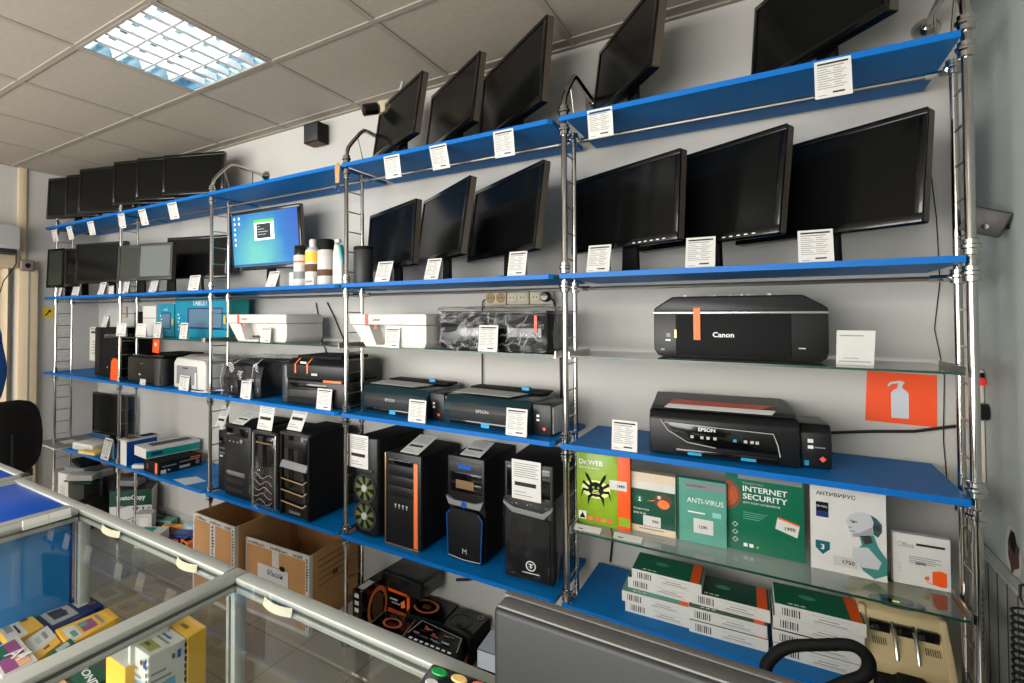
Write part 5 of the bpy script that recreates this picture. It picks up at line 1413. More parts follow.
# ---------------------------------------------------------------- on the floor under the shelves
def open_carton(label, x, y, w, d, h, yaw, sign=False, texts=()):
    t = thing('cardboard_box', label, 'cardboard box', (x, y, 0), R(yaw), 'large open cardboard boxes on the floor')
    k = .005
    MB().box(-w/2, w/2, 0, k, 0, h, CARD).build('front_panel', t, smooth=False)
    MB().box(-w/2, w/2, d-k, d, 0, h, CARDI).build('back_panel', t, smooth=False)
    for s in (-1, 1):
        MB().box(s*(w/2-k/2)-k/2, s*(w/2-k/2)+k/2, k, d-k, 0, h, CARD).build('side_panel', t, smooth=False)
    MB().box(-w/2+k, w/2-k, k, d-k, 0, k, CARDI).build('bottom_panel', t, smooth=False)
    m = MB()
    m.fr(-w/2-.001, h-.025, w/2+.001, h+.001, -.0008, TAPEW).fr(w/2-.022, 0, w/2+.0008, h, -.0010, TAPEW).fr(-w/2, 0, -w/2+.010, h, -.0010, TAPEW).fr(-w/2, 0, w/2, .018, -.0010, TAPEW)
    m.sd(0, 0, .022, h, w/2+.0008, TAPEW).fr(-.025, h*.72 if sign else .0, .018, h, -.0012, TAPEW)
    m.box(-w/2-.001, w/2+.001, -.0008, k+.0008, h, h+.0008, TAPEW)
    m.build('packing_tape', t, smooth=False, label='printed packing tape')
    txt('million   million   mill', INKD, t, (-w/2+.02, -.0016, h-.021), w=w*.85, h=.014, bold=.02)
    txt('million  rillion', INKD, t, (w/2-.018, -.0018, h*.96), w=h*.85, h=.014, rot=(R(90), R(90), 0), bold=.02)
    if not sign: txt('million  mill', INKD, t, (-.012, -.0018, h*.92), w=h*.75, h=.02, rot=(R(90), R(90), 0), bold=.02)
    return t
t = open_carton('open cardboard box with a white handwritten sheet on its front', -2.215, -.06, .395, .36, .345, 3, True)
MB().fr(-.115, .130, .075, .245, -.0022, PAPER).build('paper_sign', t, smooth=False, label='white sheet with blue handwriting')
txt('Мыши', NAVY, t, (-.055, -.0028, .205), w=.10, h=.026, shear=.3, bold=.01)
m = MB()
for k in range(5): m.sd(.06, .30-k*.028, .06+.24-.02*(k % 3), .304-k*.028, .1975+.0012, BROWN)
m.sd(.16, .20, .20, .225, .1975+.0012, BROWN)
m.build('side_print', t, smooth=False)
MB().disc((.04, .252), .012, -.0026, BLKM, 12, sx=1.5).build('hand_hole', t, smooth=False)
open_carton('open cardboard box farther left with two vertical strips of printed tape', -2.592, -.12, .330, .36, .40, -1)
tag(MB().box(-.06, .06, 0, .26, 0, .05, LGREY, .004).build('flat_metal_case', None, (-1.935, .07, .0), smooth=False), 'flat grey case on the floor behind the front cardboard box', 'case')

# copy paper box
t = thing('copy_paper_box', 'green and white office paper box on the floor at the left', 'box', (-3.925, .055, 0), R(47))
m = MB().box(0, .26, 0, .17, 0, .235, PAPER, .002)
m.fr(0, .135, .26, .235, -.0008, GREEND).sd(0, .135, .17, .235, -.0008, GREEND).tp(0, 0, .26, .17, .2356, DGREY)
random.seed(2)
for k in range(26):
    a, b = random.uniform(.09, .25), random.uniform(.02, .12); m.disc((a, b), .006, -.0010, INKD, 6)
m.build('carton', t, smooth=False)
txt('SvetoCopy', WHITE, t, (.04, -.0014, .165), w=.18, h=.040, bold=.02)
txt('SvetoCopy', WHITE, t, (-.0014, .155, .165), w=.135, h=.034, bold=.02, rot=(R(90), 0, R(-90)))
t = thing('white_floor_box', 'white box heaped with papers on the floor at the far left', 'box', (-4.585, .02, 0), R(6))
MB().box(0, .25, 0, .26, 0, .26, PAPER, .002).fr(.12, .03, .16, .06, -.0008, BROWN).fr(.03, .10, .09, .18, -.0008, PAPER2).build('carton', t, smooth=False)
random.seed(11)
heap_mats = [GREYP, BLKM, GREEND, PAPER2, DGREY, GREYP, BROWN, BLKM]
heap_labels = ['grey crumpled packet on top of the white floor box', 'black folder on top of the white floor box', 'dark green sheet sticking out over the white floor box', 'white envelope bundle right of the white floor box',
   'grey cable bag behind the white floor box', 'pale tray standing behind the green paper box', 'brown packet under the shelf at the far left', 'black box low between the white and green boxes']
hp = [(-4.46, .14, .2625, .10, .08, .045, 15), (-4.47, .16, .3115, .11, .07, .03, -10), (-4.24, .03, .2545, .11, .05, .010, 20), (-4.24, .04, .2675, .09, .06, .04, 35),
      (-4.22, .26, .0, .07, .07, .24, 5), (-3.94, .21, .2395, .08, .05, .04, 28), (-4.07, .27, .0, .06, .06, .27, 0), (-4.07, .02, .0, .075, .07, .17, 12)]
heap = []
for k, (x, y, z, a, b, h, yw) in enumerate(hp):
    m = MB().box(-a, a, -b, b, 0, h, heap_mats[k], min(.008, h/3))
    o = m.build(('packet', 'folder', 'sheet_pile', 'envelope_bundle', 'cable_bag', 'plastic_tray', 'packet', 'black_box')[k], None, (x, y, z), (R(random.uniform(-2, 2)), R(random.uniform(-2, 2)), R(yw)))
    tag(o, heap_labels[k], ('packet', 'folder', 'papers', 'envelopes', 'bag', 'tray', 'packet', 'box')[k])
tag(MB().box(-.08, .08, -.06, .06, 0, .252, DGREY, .006).build('dark_box', None, (-4.24, .04, 0), (0, 0, R(12))), 'dark upright box holding the white envelope bundle', 'box')

# small coloured boxes between the paper box and the cardboard boxes
sm = [ # px, py on plane z=.06; half sizes, height, yaw, colours, label, text
 ((152, 530), .08, .055, .09, 30, PAPER, TEAL, 'white and teal small carton nearest the green paper box'),
 ((166, 517), .09, .04, .05, 25, TEALP, DGREY, 'teal-grey flat carton with a pale label behind the small cartons'),
 ((146, 512), .05, .04, .12, 40, PAPER2, PAPER, 'pale upright carton beside the green paper box'),
 ((168, 532), .09, .03, .03, -30, mat('violet_print', (90, 50, 110), .5), INKD, 'thin violet packet among the small cartons'),
 ((178, 524), .08, .022, .03, 35, YELL, ORNG, 'yellow and orange long packet among the small cartons'),
 ((186, 532), .08, .04, .045, 30, NAVY, BLUEA, 'navy blue carton beside the left cardboard box'),
 ((189, 540), .05, .03, .03, -10, ORNG, BLKM, 'small orange and black packet in front of the navy carton'),
 ((192, 522), .04, .03, .08, 20, mat('pale_blue_card', (150, 180, 200), .5), PAPER, 'pale blue little box touching the left cardboard box'),
 ((178, 536), .07, .03, .025, 10, BLKM, REDT, 'black packet with a red stripe on the floor among small cartons'),
 ((182, 509), .08, .04, .04, 20, DGREY, PAPER2, 'dark flat carton against the wall behind the small cartons'),
]
for (px, py), a, b, h, yw, m1, m2, lab in sm:
    p = at(px, py, 'Z', h); p.y = min(p.y, YB-max(a*abs(math.sin(R(yw)))+b, b)-.02)
    m = MB().box(-a, a, -b, b, 0, h, m1, .002).tp(-a*.8, -b*.7, a*.2, b*.7, h+.0006, m2)
    m.quad([(-a*.6, -b-.0006, h*.2), (a*.5, -b-.0006, h*.2), (a*.5, -b-.0006, h*.8), (-a*.6, -b-.0006, h*.8)], m2)
    tag(m.build('small_carton', None, (p.x, p.y, 0), (0, 0, R(yw)), smooth=False), lab, 'box')


# component boxes under the towers: four top corners (pixels) on the plane of the top
FIRE = mat('flame_orange', (214, 120, 60), .4); PINKR = mat('pink_ring', (200, 110, 96), .4)
def slab(name, label, cat, px, ztop, zbot, side, top, group=None, deco=None, inset=.0):
    P4 = [at(*q, 'Z', ztop) for q in px]
    c = sum(P4, Vector())/4; c.z = zbot
    L = [Vector((p.x-c.x, p.y-c.y, 0)) for p in P4]
    a = sum((L[i].x*L[(i+1) % 4].y-L[(i+1) % 4].x*L[i].y) for i in range(4))
    if a < 0: L = L[::-1]
    H = ztop-zbot; up = Vector((0, 0, H))
    t = thing(name, label, cat, c, 0, group)
    m = MB().hexa(L + [p+up for p in L], side, .0012, 1)
    m.quad([p*.985+up+Vector((0, 0, .0006)) for p in L], top)
    m.build('carton', t, smooth=False)
    def uv(u, v, dz=.0012):      # bilinear on the top face, u along first edge
        return L[0]*(1-u)*(1-v)+L[1]*u*(1-v)+L[2]*u*v+L[3]*(1-u)*v+up+Vector((0, 0, dz))
    return t, uv, H, L
def marks(t, uv, rects, name='cover_print'):
    m = MB()
    for k, (u0, v0, u1, v1, mt) in enumerate(rects):
        dz = .0012+.0002*k
        m.quad([uv(u0, v0, dz), uv(u1, v0, dz), uv(u1, v1, dz), uv(u0, v1, dz)], mt)
    return m.build(name, t, smooth=False)
def oval(t, uv, u, v, r0, r1, mt, name='cover_ring'):
    m = MB(); n = 24; a = []
    for rr in (r0, r1): a += [m.bm.verts.new(uv(u+rr*math.cos(2*math.pi*j/n), v+rr*math.sin(2*math.pi*j/n), .0022)) for j in range(n)]
    m._faces(a, [(j, (j+1) % n, (j+1) % n+n, j+n) for j in range(n)], mt)
    return m.build(name, t, smooth=False)
t = thing('component_box', 'upright black component box with a flame ring, just right of the keyring upright', 'box', (-1.828, .015, 0), 0)
m = MB().box(0, .050, 0, .20, 0, .235, BLKG, .002)
for k in range(6): m.fr(.012, .205-k*.030, .034, .222-k*.030, -.0006, LGREY if k not in (3,) else DGREY)
m.tp(.010, .02, .042, .10, .2356, PAPER2)
m.build('carton', t, smooth=False)
m = MB(); vs = []; n = 26
for rr in (.065, .085): vs += [m.bm.verts.new((.0508, .11+rr*.85*math.cos(2*math.pi*j/n), .13+rr*math.sin(2*math.pi*j/n))) for j in range(n)]
m._faces(vs, [(j, (j+1) % n, (j+1) % n+n, j+n) for j in range(n)], FIRE)
m.build('flame_ring', t, smooth=False)
MB().quad([(.0510, .11+.04*math.cos(2*math.pi*j/14), .13+.06*math.sin(2*math.pi*j/14)) for j in range(14)], BROWN).build('cover_picture', t, smooth=False)
t = thing('component_box', 'orange-framed black box beneath the film-wrapped black box', 'box', (-1.775, .200, 0), 0)
m = MB().box(0, .115, 0, .16, 0, .19, BLKG, .002)
for (a0, b0, a1, b1) in ((0, .168, .115, .19), (0, .075, .115, .095), (.100, .075, .115, .19), (0, .0, .115, .01)): m.fr(a0, b0, a1, b1, -.0008, ORNGV)
m.fr(.01, .135, .05, .142, -.0010, LGREY).fr(.02, .12, .065, .128, -.0010, GREYP).quad([(.07, -.001, .11), (.092, -.001, .12), (.088, -.001, .15), (.068, -.001, .135)], ORNG)
m.build('carton', t, smooth=False)
t = thing('component_box', 'large black film-wrapped box at the back, on top of the orange-framed box', 'box', (-1.800, .185, .1905), R(-3))
MB().box(0, .215, 0, .17, 0, .065, BLKM, .003).build('carton', t, smooth=False)
o = film(.215, .17, .067, t, amp=.006, seed=12, n=10)
t, uv, H, L = slab('component_box', 'flat grey-edged box with a pinkish oval picture, nearest the glass counter', 'box', [(368,625),(403,637),(416,620),(386,610)], .10, 0, DGREY, BLKG)
oval(t, uv, .5, .45, .20, .27, PINKR); marks(t, uv, [(0, 0, 1, .03, GREYP), (0, .97, 1, 1, GREYP), (0, 0, .03, 1, GREYP), (.97, 0, 1, 1, GREYP)])
t, uv, H, L = slab('component_box', 'black box with an orange flame oval behind the pinkish one', 'box', [(406,613),(441.5,623),(458,605),(417,593)], .12, 0, BLKM, BLKG)
oval(t, uv, .38, .5, .26, .33, FIRE); marks(t, uv, [(.3, .4, .5, .6, BROWN)])
t, uv, H, L = slab('component_box', 'black box with a dim fan picture at the right of the component boxes', 'box', [(442,624.5),(470,638),(490,617.5),(458.5,607)], .12, 0, BLKM, BLKG)
oval(t, uv, .4, .45, .30, .33, DGREY); oval(t, uv, .8, .85, .06, .10, GREYP)
t, uv, H, L = slab('component_box', 'busy coloured component box with a row of white marks along its edge', 'box', [(403,637),(457,659),(463,640),(423,621)], .12, .0505, BLKM, BLKG)
random.seed(21)
rc = [(.08+.105*k, .05, .145+.105*k, .14, WHITE) for k in range(8)]
for k in range(16):
    u, v = random.uniform(.05, .8), random.uniform(.25, .85)
    rc.append((u, v, u+random.uniform(.03, .16), v+random.uniform(.02, .10), [REDT, PINKR, BLUEA, LGREY, CHAMP, DGREY, TEALP][k % 7]))
rc += [(0, .2, .02, .95, LGREY), (.0, .93, .98, .96, LGREY), (.96, .2, .98, .96, LGREY)]
marks(t, uv, rc)
t, uv, H, L = slab('component_box', 'box with an orange-brown end lying under the busy coloured one', 'box', [(405,645),(461,667),(470,650),(424,631)], .05, 0, mat('ochre_side', (190, 112, 50), .5), BLKM)
t = thing('component_box', 'white and dark carton half hidden behind the grey desk monitor', 'box', (-1.30, .12, 0), R(4))
MB().box(0, .14, 0, .15, 0, .05, BLKM, .002).box(0, .14, 0, .15, .0505, .12, mat('bluish_card', (190, 196, 206), .5), .002).build('carton', t, smooth=False)

# ---------------------------------------------------------------- glass counters
ZT = .90
def rail(mb, x0, x1, y0, y1, z0, z1):
    mb.box(x0, x1, y0, y1, z0, z1, ALU, .004)
XA, XB2, XC = -1.822, -1.213, -.640
YBk, YFr = -1.078, -1.470
rw = .016
def showcase(label, xa, xb, first):
    t = thing('glass_showcase', label, 'glass counter', ((xa+xb)/2, (YBk+YFr)/2, 0), 0)
    ox, oy = (xa+xb)/2, (YBk+YFr)/2
    def L(x0, x1, y0, y1, z0, z1, nm, mt=ALU, bev=.004):
        return MB().box(x0-ox, x1-ox, y0-oy, y1-oy, z0+.018, z1, mt, bev).box(x0-ox+.003, x1-ox-.003, y0-oy+.004, y1-oy-.004, z0+.012, z0+.0179, ALU_D).box(x0-ox+.001, x1-ox-.001, y0-oy+.001, y1-oy-.001, z0+.002, z0+.0119, mt, .002).build(nm, t)
    e = .0008
    xs0 = xa-rw if first else xa+rw+e
    for (y, n) in ((YBk, 0), (YFr, 1)):
        o = L(xs0, xb-rw-e, y-rw, y+rw, ZT-.030, ZT, 'rail')
    if first: L(xa-rw, xa+rw, YFr+rw+e, YBk-rw-e, ZT-.030, ZT, 'rail')
    o = L(xb-rw, xb+rw, YFr-rw, YBk+rw, ZT-.030, ZT, 'rail')
    for x in ((xa, xb) if first else (xb,)):
        for y in (YBk, YFr):
            m = MB().box(x-ox-.014, x-ox+.014, y-oy-.014, y-oy+.014, .08, ZT-.0305, ALU, .004)
            m.box(x-ox-.003, x-ox+.003, y-oy-.0146, y-oy+.0146, .10, ZT-.04, ALU_D).build('post', t)
    m = MB().box(xs0+.04-ox, xb-.02-ox, YBk-.002-oy, YBk+.002-oy, .12, ZT-.031, PANE); m.build('glass_pane', t, smooth=False)
    MB().box(xb-.0018-ox, xb+.0018-ox, YFr+.016-oy, YBk-.016-oy, .12, ZT-.031, PANE).build('glass_pane', t, smooth=False)
    MB().box(xs0+.035-ox, xb-.017-ox, YFr+.017-oy, YBk-.017-oy, ZT-.0075, ZT-.0015, PANE).build('glass_top', t, smooth=False)
    MB().box((xa+.017)-ox, xb-.017-ox, YFr+.018-oy, YBk-.005-oy, .635, .641, PANE).build('glass_shelf', t, smooth=False)
    MB().box((xa+.018)-ox, xb-.018-ox, YBk-.0045-oy, YBk-.0035-oy, .635, .641, GEDGE).build('glass_edge', t, smooth=False)
    MB().box(xs0-ox, xb+rw-ox, YFr-rw-oy, YBk+rw-oy, 0, .079, ALU_D, .003).build('plinth', t)
    return t
sh = showcase('glass showcase with aluminium rails holding packs of photo paper', XA, XB2, True)
showcase('empty glass showcase with aluminium rails in front of the grey monitor', XB2, XC, False)
# small paper strips stuck on the rails
for px, lab in (((103,525,121,531), 'small curled cream strip at the left on the far showcase rail'), ((178,558,198,567), 'small curled cream strip before the left cardboard box on the far showcase rail'), ((265,598,293,609), 'curled cream strip before the handwritten sheet on the far showcase rail')):
    a = at(px[0], px[1], 'Y', YBk-rw-.001); b = at(px[2], px[3], 'Y', YBk-rw-.001)
    m = MB(); pts = []
    n = 6
    for k in range(n):
        u0, u1 = k/n, (k+1)/n
        f_ = lambda u: Vector(((b.x-a.x)*u, -.001-.016*(1-(2*u-1)**2)*.5, 0))
        p0, p1 = f_(u0), f_(u1)
        m.quad([p0+Vector((0,-.004,-.010)), p1+Vector((0,-.004,-.010)), p1+Vector((0,0,.004)), p0+Vector((0,0,.004))], mat('cream_paper', (230, 220, 190), .7))
    tag(m.build('paper_strip', None, (a.x, a.y, a.z), smooth=False), lab, 'paper strip')
m = MB().box(0, .004, -.105, .0, 0, .022, PAPER).box(0, .004, -.0505, -.0495, 0, .0225, INK)
tag(m.build('label_strip', None, (XA+rw+.001, -1.115, ZT-.012), (0, R(-18), 0), smooth=False), 'white folded label strip along the left rail of the showcase', 'label')

# blue counter to the left of the showcase
t = thing('blue_counter', 'bright blue topped counter with aluminium edging left of the showcase', 'counter', (-2.02, -1.27, 0), 0)
def Lb(x0, x1, y0, y1, z0, z1, nm, mt, bev=.003): return MB().box(x0+2.02, x1+2.02, y0+1.27, y1+1.27, z0, z1, mt, bev).build(nm, t)
Lb(-2.195, -1.870, -1.47, -1.095, ZT-.02, ZT-.004, 'counter_top', BLUE_TOP)
Lb(-2.225, -1.840, -1.094, -1.066, ZT-.030, ZT, 'edge_rail', ALU); Lb(-2.225, -2.196, -1.47, -1.095, ZT-.030, ZT, 'edge_rail', ALU)
Lb(-1.869, -1.841, -1.47, -1.095, ZT-.030, ZT, 'edge_rail', ALU)
Lb(-1.848, -1.842, -1.262, -1.100, .10, ZT-.031, 'side_panel', mat('blue_panel', (0, 112, 176), .35, noise_amt=.08, scale=4))
Lb(-1.848, -1.842, -1.47, -1.264, .10, ZT-.031, 'side_panel', mat('pale_panel', (176, 172, 160), .6))
Lb(-2.19, -1.849, -1.10, -1.09, .10, ZT-.031, 'back_panel', BLUE_TOP); Lb(-2.19, -1.849, -1.47, -1.09, 0, .099, 'plinth', ALU_D)
t = thing('blue_counter', 'second blue topped counter at the left edge behind the first', 'counter', (-2.50, -1.25, 0), 0)
def Lb(x0, x1, y0, y1, z0, z1, nm, mt, bev=.003): return MB().box(x0+2.50, x1+2.50, y0+1.25, y1+1.25, z0, z1, mt, bev).build(nm, t)
Lb(-2.74, -2.262, -1.45, -1.068, ZT-.02, ZT-.003, 'counter_top', BLUE_TOP)
Lb(-2.77, -2.230, -1.067, -1.040, ZT-.030, ZT, 'edge_rail', ALU); Lb(-2.261, -2.230, -1.45, -1.068, ZT-.030, ZT+.004, 'edge_rail', ALU)
MB().box(.240, .268, .182, .208, ZT-.035, ZT+.006, DGREY, .004).build('corner_cap', t)
Lb(-2.74, -2.25, -1.45, -1.07, .0, ZT-.031, 'cabinet', BLUE_TOP)

# packs on the showcase shelf
ZS = .6412
def flat_text(body, m, t, p0, p1, z, h):
    a, b = at(*p0, 'Z', z), at(*p1, 'Z', z); d = b-a
    return txt(body, m, t, a-t.location, w=d.length, h=h, rot=(0, 0, math.atan2(d.y, d.x)), bold=.02)
def face_marks(t, L, i, H, rects, name='side_print'):
    a, b = L[i], L[(i+1) % 4]; n = Vector((b.y-a.y, a.x-b.x, 0)).normalized()
    m = MB()
    for k, (u0, v0, u1, v1, mt) in enumerate(rects):
        P = lambda u, v: a*(1-u)+b*u+Vector((0, 0, v*H))+n*(.0008+.0002*k)
        m.quad([P(u0, v0), P(u1, v0), P(u1, v1), P(u0, v1)], mt)
    return m.build(name, t, smooth=False)
def pack(lab, px, zt, zb, side, top, rects=(), name='paper_pack', cat='paper pack'):
    t, uv, H, L = slab(name, lab, cat, px, zt, zb, side, top)
    if rects: marks(t, uv, rects)
    return t, uv
PURP = mat('purple_print', (150, 70, 130), .5); PEACH = mat('peach_card', (240, 176, 140), .5)
pack('navy photo paper pack with a snapshot picture, deepest in the showcase', [(31,612),(53,630),(104,605),(86.5,594)], .656, ZS, NAVY, NAVY,
     [(.25, .05, .85, .55, LGREY), (.3, .15, .7, .42, DGREY), (.45, .2, .55, .45, NAVY), (.3, .62, .62, .84, PAPER2), (.1, .88, .5, .96, DGREY), (.66, .80, .72, .95, REDT)])
pack('yellow and white pack at the left edge of the showcase', [(-6,624),(10,645),(44,626),(28,612.5)], .662, ZS, YELL, YELL,
     [(.05, .0, .95, .55, PAPER), (.3, .1, .6, .3, INK), (.15, .62, .4, .82, BROWN), (.4, .35, .8, .42, INKD)])
t, uv = pack('pack with a large A4 mark and purple stripes at the left edge', [(-12,652),(2,678),(38,660),(18,636)], .672, ZS, PAPER, PAPER,
     [(.05, .1, .95, .85, PURP), (.05, .1, .5, .45, GREEN), (.6, .5, .95, .85, PEACH)])
flat_text('A4', WHITE, t, (3, 656), (18, 661), .672+.0035, .034)
pack('yellow and white document pack between the A4 pack and the navy pack', [(24,642),(38,660),(61,642),(47,626)], .664, ZS, YELL, YELL,
     [(.0, .0, .7, 1, PAPER), (.2, .3, .5, .5, LGREY), (.15, .62, .5, .78, INK), (.78, .35, .86, .6, BROWN)])
pack('yellow pack with a purple picture beside the navy photo paper pack', [(55,630),(68,646),(119,617),(108,608)], .666, ZS, YELL, YELL,
     [(.15, .08, .9, .30, PAPER), (.2, .35, .8, .62, PURP), (.2, .35, .5, .5, TEALP), (.45, .15, .8, .25, TEALP), (.15, .68, .85, .74, INK)])
t, uv = pack('dark green pack with white LOMOND lettering under the showcase rail', [(50,652),(84,694),(110,676),(70,638)], .668, ZS, GREENL := mat('lomond_green', (6, 82, 60), .35), GREENL,
     [(.03, .2, .12, .8, LGREY), (.17, .62, .23, .82, REDT)])
flat_text('LOMOND', WHITE, t, (71, 659), (91, 688), .668+.0032, .016)
pack('peach and white pack at the bottom left of the showcase', [(18,686),(54,706),(74,690),(46,663)], .670, ZS, PAPER, PAPER, [(.0, .62, 1, 1, PEACH)])
def upbox(lab, px, zt, side, top, rects=(), face=None):
    t, uv, H, L = slab('paper_box', lab, 'box', px, zt, ZS, side, top)
    if rects: marks(t, uv, rects)
    return t, uv, L
ZU = .785
GP = mat('green_photo', (140, 150, 70), .5)
t, uv, L = upbox('white printed paper box with dashed black edge, front one of the yellow group', [(130,643),(149,656.5),(186,639),(168,626.5)], ZU, PAPER, PAPER, [(.08, .1, .85, .4, GP), (.3, .2, .55, .3, BROWN), (.1, .55, .9, .62, INK), (.1, .7, .7, .76, BLUEA)])
for i_ in range(4): face_marks(t, L, i_, ZU-ZS, [(.05, .55, .5, .6, INK), (.05, .65, .6, .68, INK), (.05, .74, .45, .77, INK), (.45, .2, .7, .62, mat('pale_blue_print', (120, 170, 205), .5)), (.3, .1, .85, .25, PAPER2), (.75, .82, .85, .92, BLUEA), (.6, .84, .68, .9, BROWN)] + [(.93, .02+.09*k, 1.0, .08+.09*k, INKD) for k in range(11)])
t, uv, L = upbox('white paper box with a green picture behind the front printed one', [(128,639),(130,642),(168,625.5),(172,612)], ZU+.012, PAPER, PAPER, [(.2, .1, .9, .6, GP)])
t, uv, L = upbox('plain yellow paper box nearest the showcase corner post', [(170,626),(187.5,638.5),(206.5,627),(188,615)], ZU, YELL, YELL, [(.25, .3, .6, .5, CHAMP)])
t, uv, L = upbox('white and yellow paper box at the left of the yellow group', [(106,654),(125,668),(147,657),(129,644)], ZU-.03, YELL, PAPER, [(.0, .0, .15, 1, YELL)])

# card terminal keypad on the showcase
t = thing('remote_keypad', 'black keypad with green, yellow and red keys on the glass showcase', 'keypad', (-.700, -1.188, ZT+.0008), R(6))
MB().box(-.046, .046, -.10, .080, 0, .018, BLKG, .006, 3).build('keypad_body', t)
KW = mat('key_white', (206, 206, 204), .4)
cols = {0: (mat('key_green', (20, 150, 70), .4), mat('key_yellow', (236, 196, 120), .4), mat('key_red', (236, 110, 96), .4))}
kb = {}
for r_ in range(7):
    for c_ in range(3):
        mt = cols[0][c_] if r_ == 0 else (mat('key_blue', (96, 110, 200), .4) if (r_ == 4 and c_ == 0) else KW)
        w_ = .011 if r_ == 0 else .009
        o = MB().lathe([(.009 if r_ == 0 else .0075, 0), (.008 if r_ == 0 else .0065, .0016)], mt, 14).build('key', t, (-.028+c_*.028, .064-r_*.0235, .018))
        o.scale = (1.25, .85, 1)

# desk, grey monitor and chair behind it
t = thing('desk', 'pale desk under the grey monitor at the bottom of the picture', 'desk', (-.27, -1.26, 0), 0)
MB().box(-.345, .345, -.22, .22, .70, .725, LGREY, .003).build('desk_top', t)
for x in (-.335, .315): MB().box(x, x+.02, -.21, .21, 0, .6995, LGREY, .002).build('desk_side', t)
MB().box(-.314, .314, .15, .165, .35, .6995, LGREY).build('back_panel', t)
t = thing('desk_monitor', 'large grey monitor seen from behind in the foreground', 'monitor', (-.341, -1.255, .7256), 0)
MG = mat('monitor_back_grey', (27, 28, 28), .5, noise_amt=.06); MT = mat('monitor_top_highlight', (84, 82, 78), .35)  # lighter top grey paints in the highlight along the upper edge
w_ = .50
MB().box(-w_/2, w_/2, -.017, .008, .085, .3875, MG, .006, 3).build('back_shell', t)
MB().box(-w_/2+.003, w_/2-.003, -.013, .0075, .3835, .389, MT, .002).build('top_highlight', t, label='lighter top edge with painted highlight')
MB().box(-w_/2, w_/2, .0082, .020, .085, .390, MT, .003).build('front_bezel', t)
MB().box(-w_/2+.016, w_/2-.016, .0201, .0208, .103, .376, SCRN).build('screen', t, smooth=False)
MB().box(-w_/2+.035, w_/2-.035, -.034, -.0175, .11, .315, MG, .010, 3).box(-w_/2+.05, w_/2-.05, -.036, -.034, .125, .300, DGREY, .002).build('rear_cover', t)
MB().box(-.035, .035, -.060, -.0365, .02, .26, MG, .010).lathe([(.045, -.046), (.048, -.0365)], MG, 24, (0, 0, .235), 'y').build('stand_neck', t)
MB().lathe([(.11, 0), (.11, .006), (.06, .016), (.001, .019)], MG, 28, (0, -.03, 0)).build('stand_base', t)

def office_chair(label, x, y, yaw, back_top=.93, arms=None, back_h=.40):
    t = thing('office_chair', label, 'chair', (x, y, 0), R(yaw))
    FAB = mat('chair_fabric', (30, 27, 25), .95, noise_amt=.3, scale=90, bump=.3)
    for k in range(5):
        a = k*2*math.pi/5+.3
        MB().tube([(.03*math.cos(a), .03*math.sin(a), .10), (.16*math.cos(a), .16*math.sin(a), .085), (.27*math.cos(a), .27*math.sin(a), .065)], [.022, .018, .013], BLKM, 8).build('base_arm', t)
        MB().lathe([(.022, -.02), (.026, -.016), (.026, .016), (.022, .02)], BLKM, 14, (.27*math.cos(a), .27*math.sin(a), .027), 'x').build('caster', t)
    MB().cyl((0, 0, .10), (0, 0, .42), .022, BLKM, 14).build('gas_lift', t)
    m = MB(); m.lathe([(.05, .425), (.21, .43), (.235, .45), (.235, .475), (.20, .492), (.001, .497)], FAB, 28); m.build('seat', t)
    # back: rounded cushion
    bm = bmesh.new(); bmesh.ops.create_cube(bm, size=1); bmesh.ops.subdivide_edges(bm, edges=bm.edges, cuts=5, use_grid_fill=True)
    for v in bm.verts:
        u, q, s_ = v.co.x*2, v.co.y*2, v.co.z*2
        r_ = (abs(u)**3.2+abs(s_)**3.2)**(1/3.2)
        k = max(abs(u), abs(s_)); f_ = (k/r_) if r_ > 0 else 1
        uu, ss = u*f_, s_*f_
        taper = 1-.10*max(ss, 0)
        v.co = Vector((uu*.205*taper, .215+q*.028*(1-.55*k**4)+.030*uu*uu*-1, back_top-back_h/2+ss*back_h/2))
    me = bpy.data.meshes.new('backrest'); bm.to_mesh(me); bm.free(); me.materials.append(FAB); me.shade_smooth()
    o = bpy.data.objects.new('backrest', me); COL.objects.link(o); o.parent = t
    MB().tube([(0, .05, .43), (0, .20, .44), (0, .262, .50), (0, .262, back_top-.18)], .013, BLKM, 8).build('back_support', t)
    if arms:
        for s in (-1, 1):
            MB().tube(smooth_path([(s*.20, p_[0]+.02, p_[1]) if k in (0, len(arms)-1) else (s*.25, p_[0], p_[1]) for k, p_ in enumerate(arms)], 5), .0108, BLKM, 14).build('armrest', t)
    return t
office_chair('black office chair with a looped plastic armrest behind the grey monitor', -.29, -.70, -90, .86, [(-.08,.47),(-.100,.56),(-.098,.68),(-.085,.72),(-.057,.750),(-.01,.770),(.030,.784),(.050,.778),(.058,.760),(.050,.735),(.015,.705),(-.02,.66),(-.03,.56),(-.02,.47)], .36)
office_chair('black fabric office chair at the left edge behind the blue counters', -4.05, -.595, -78, .915, None, .42)

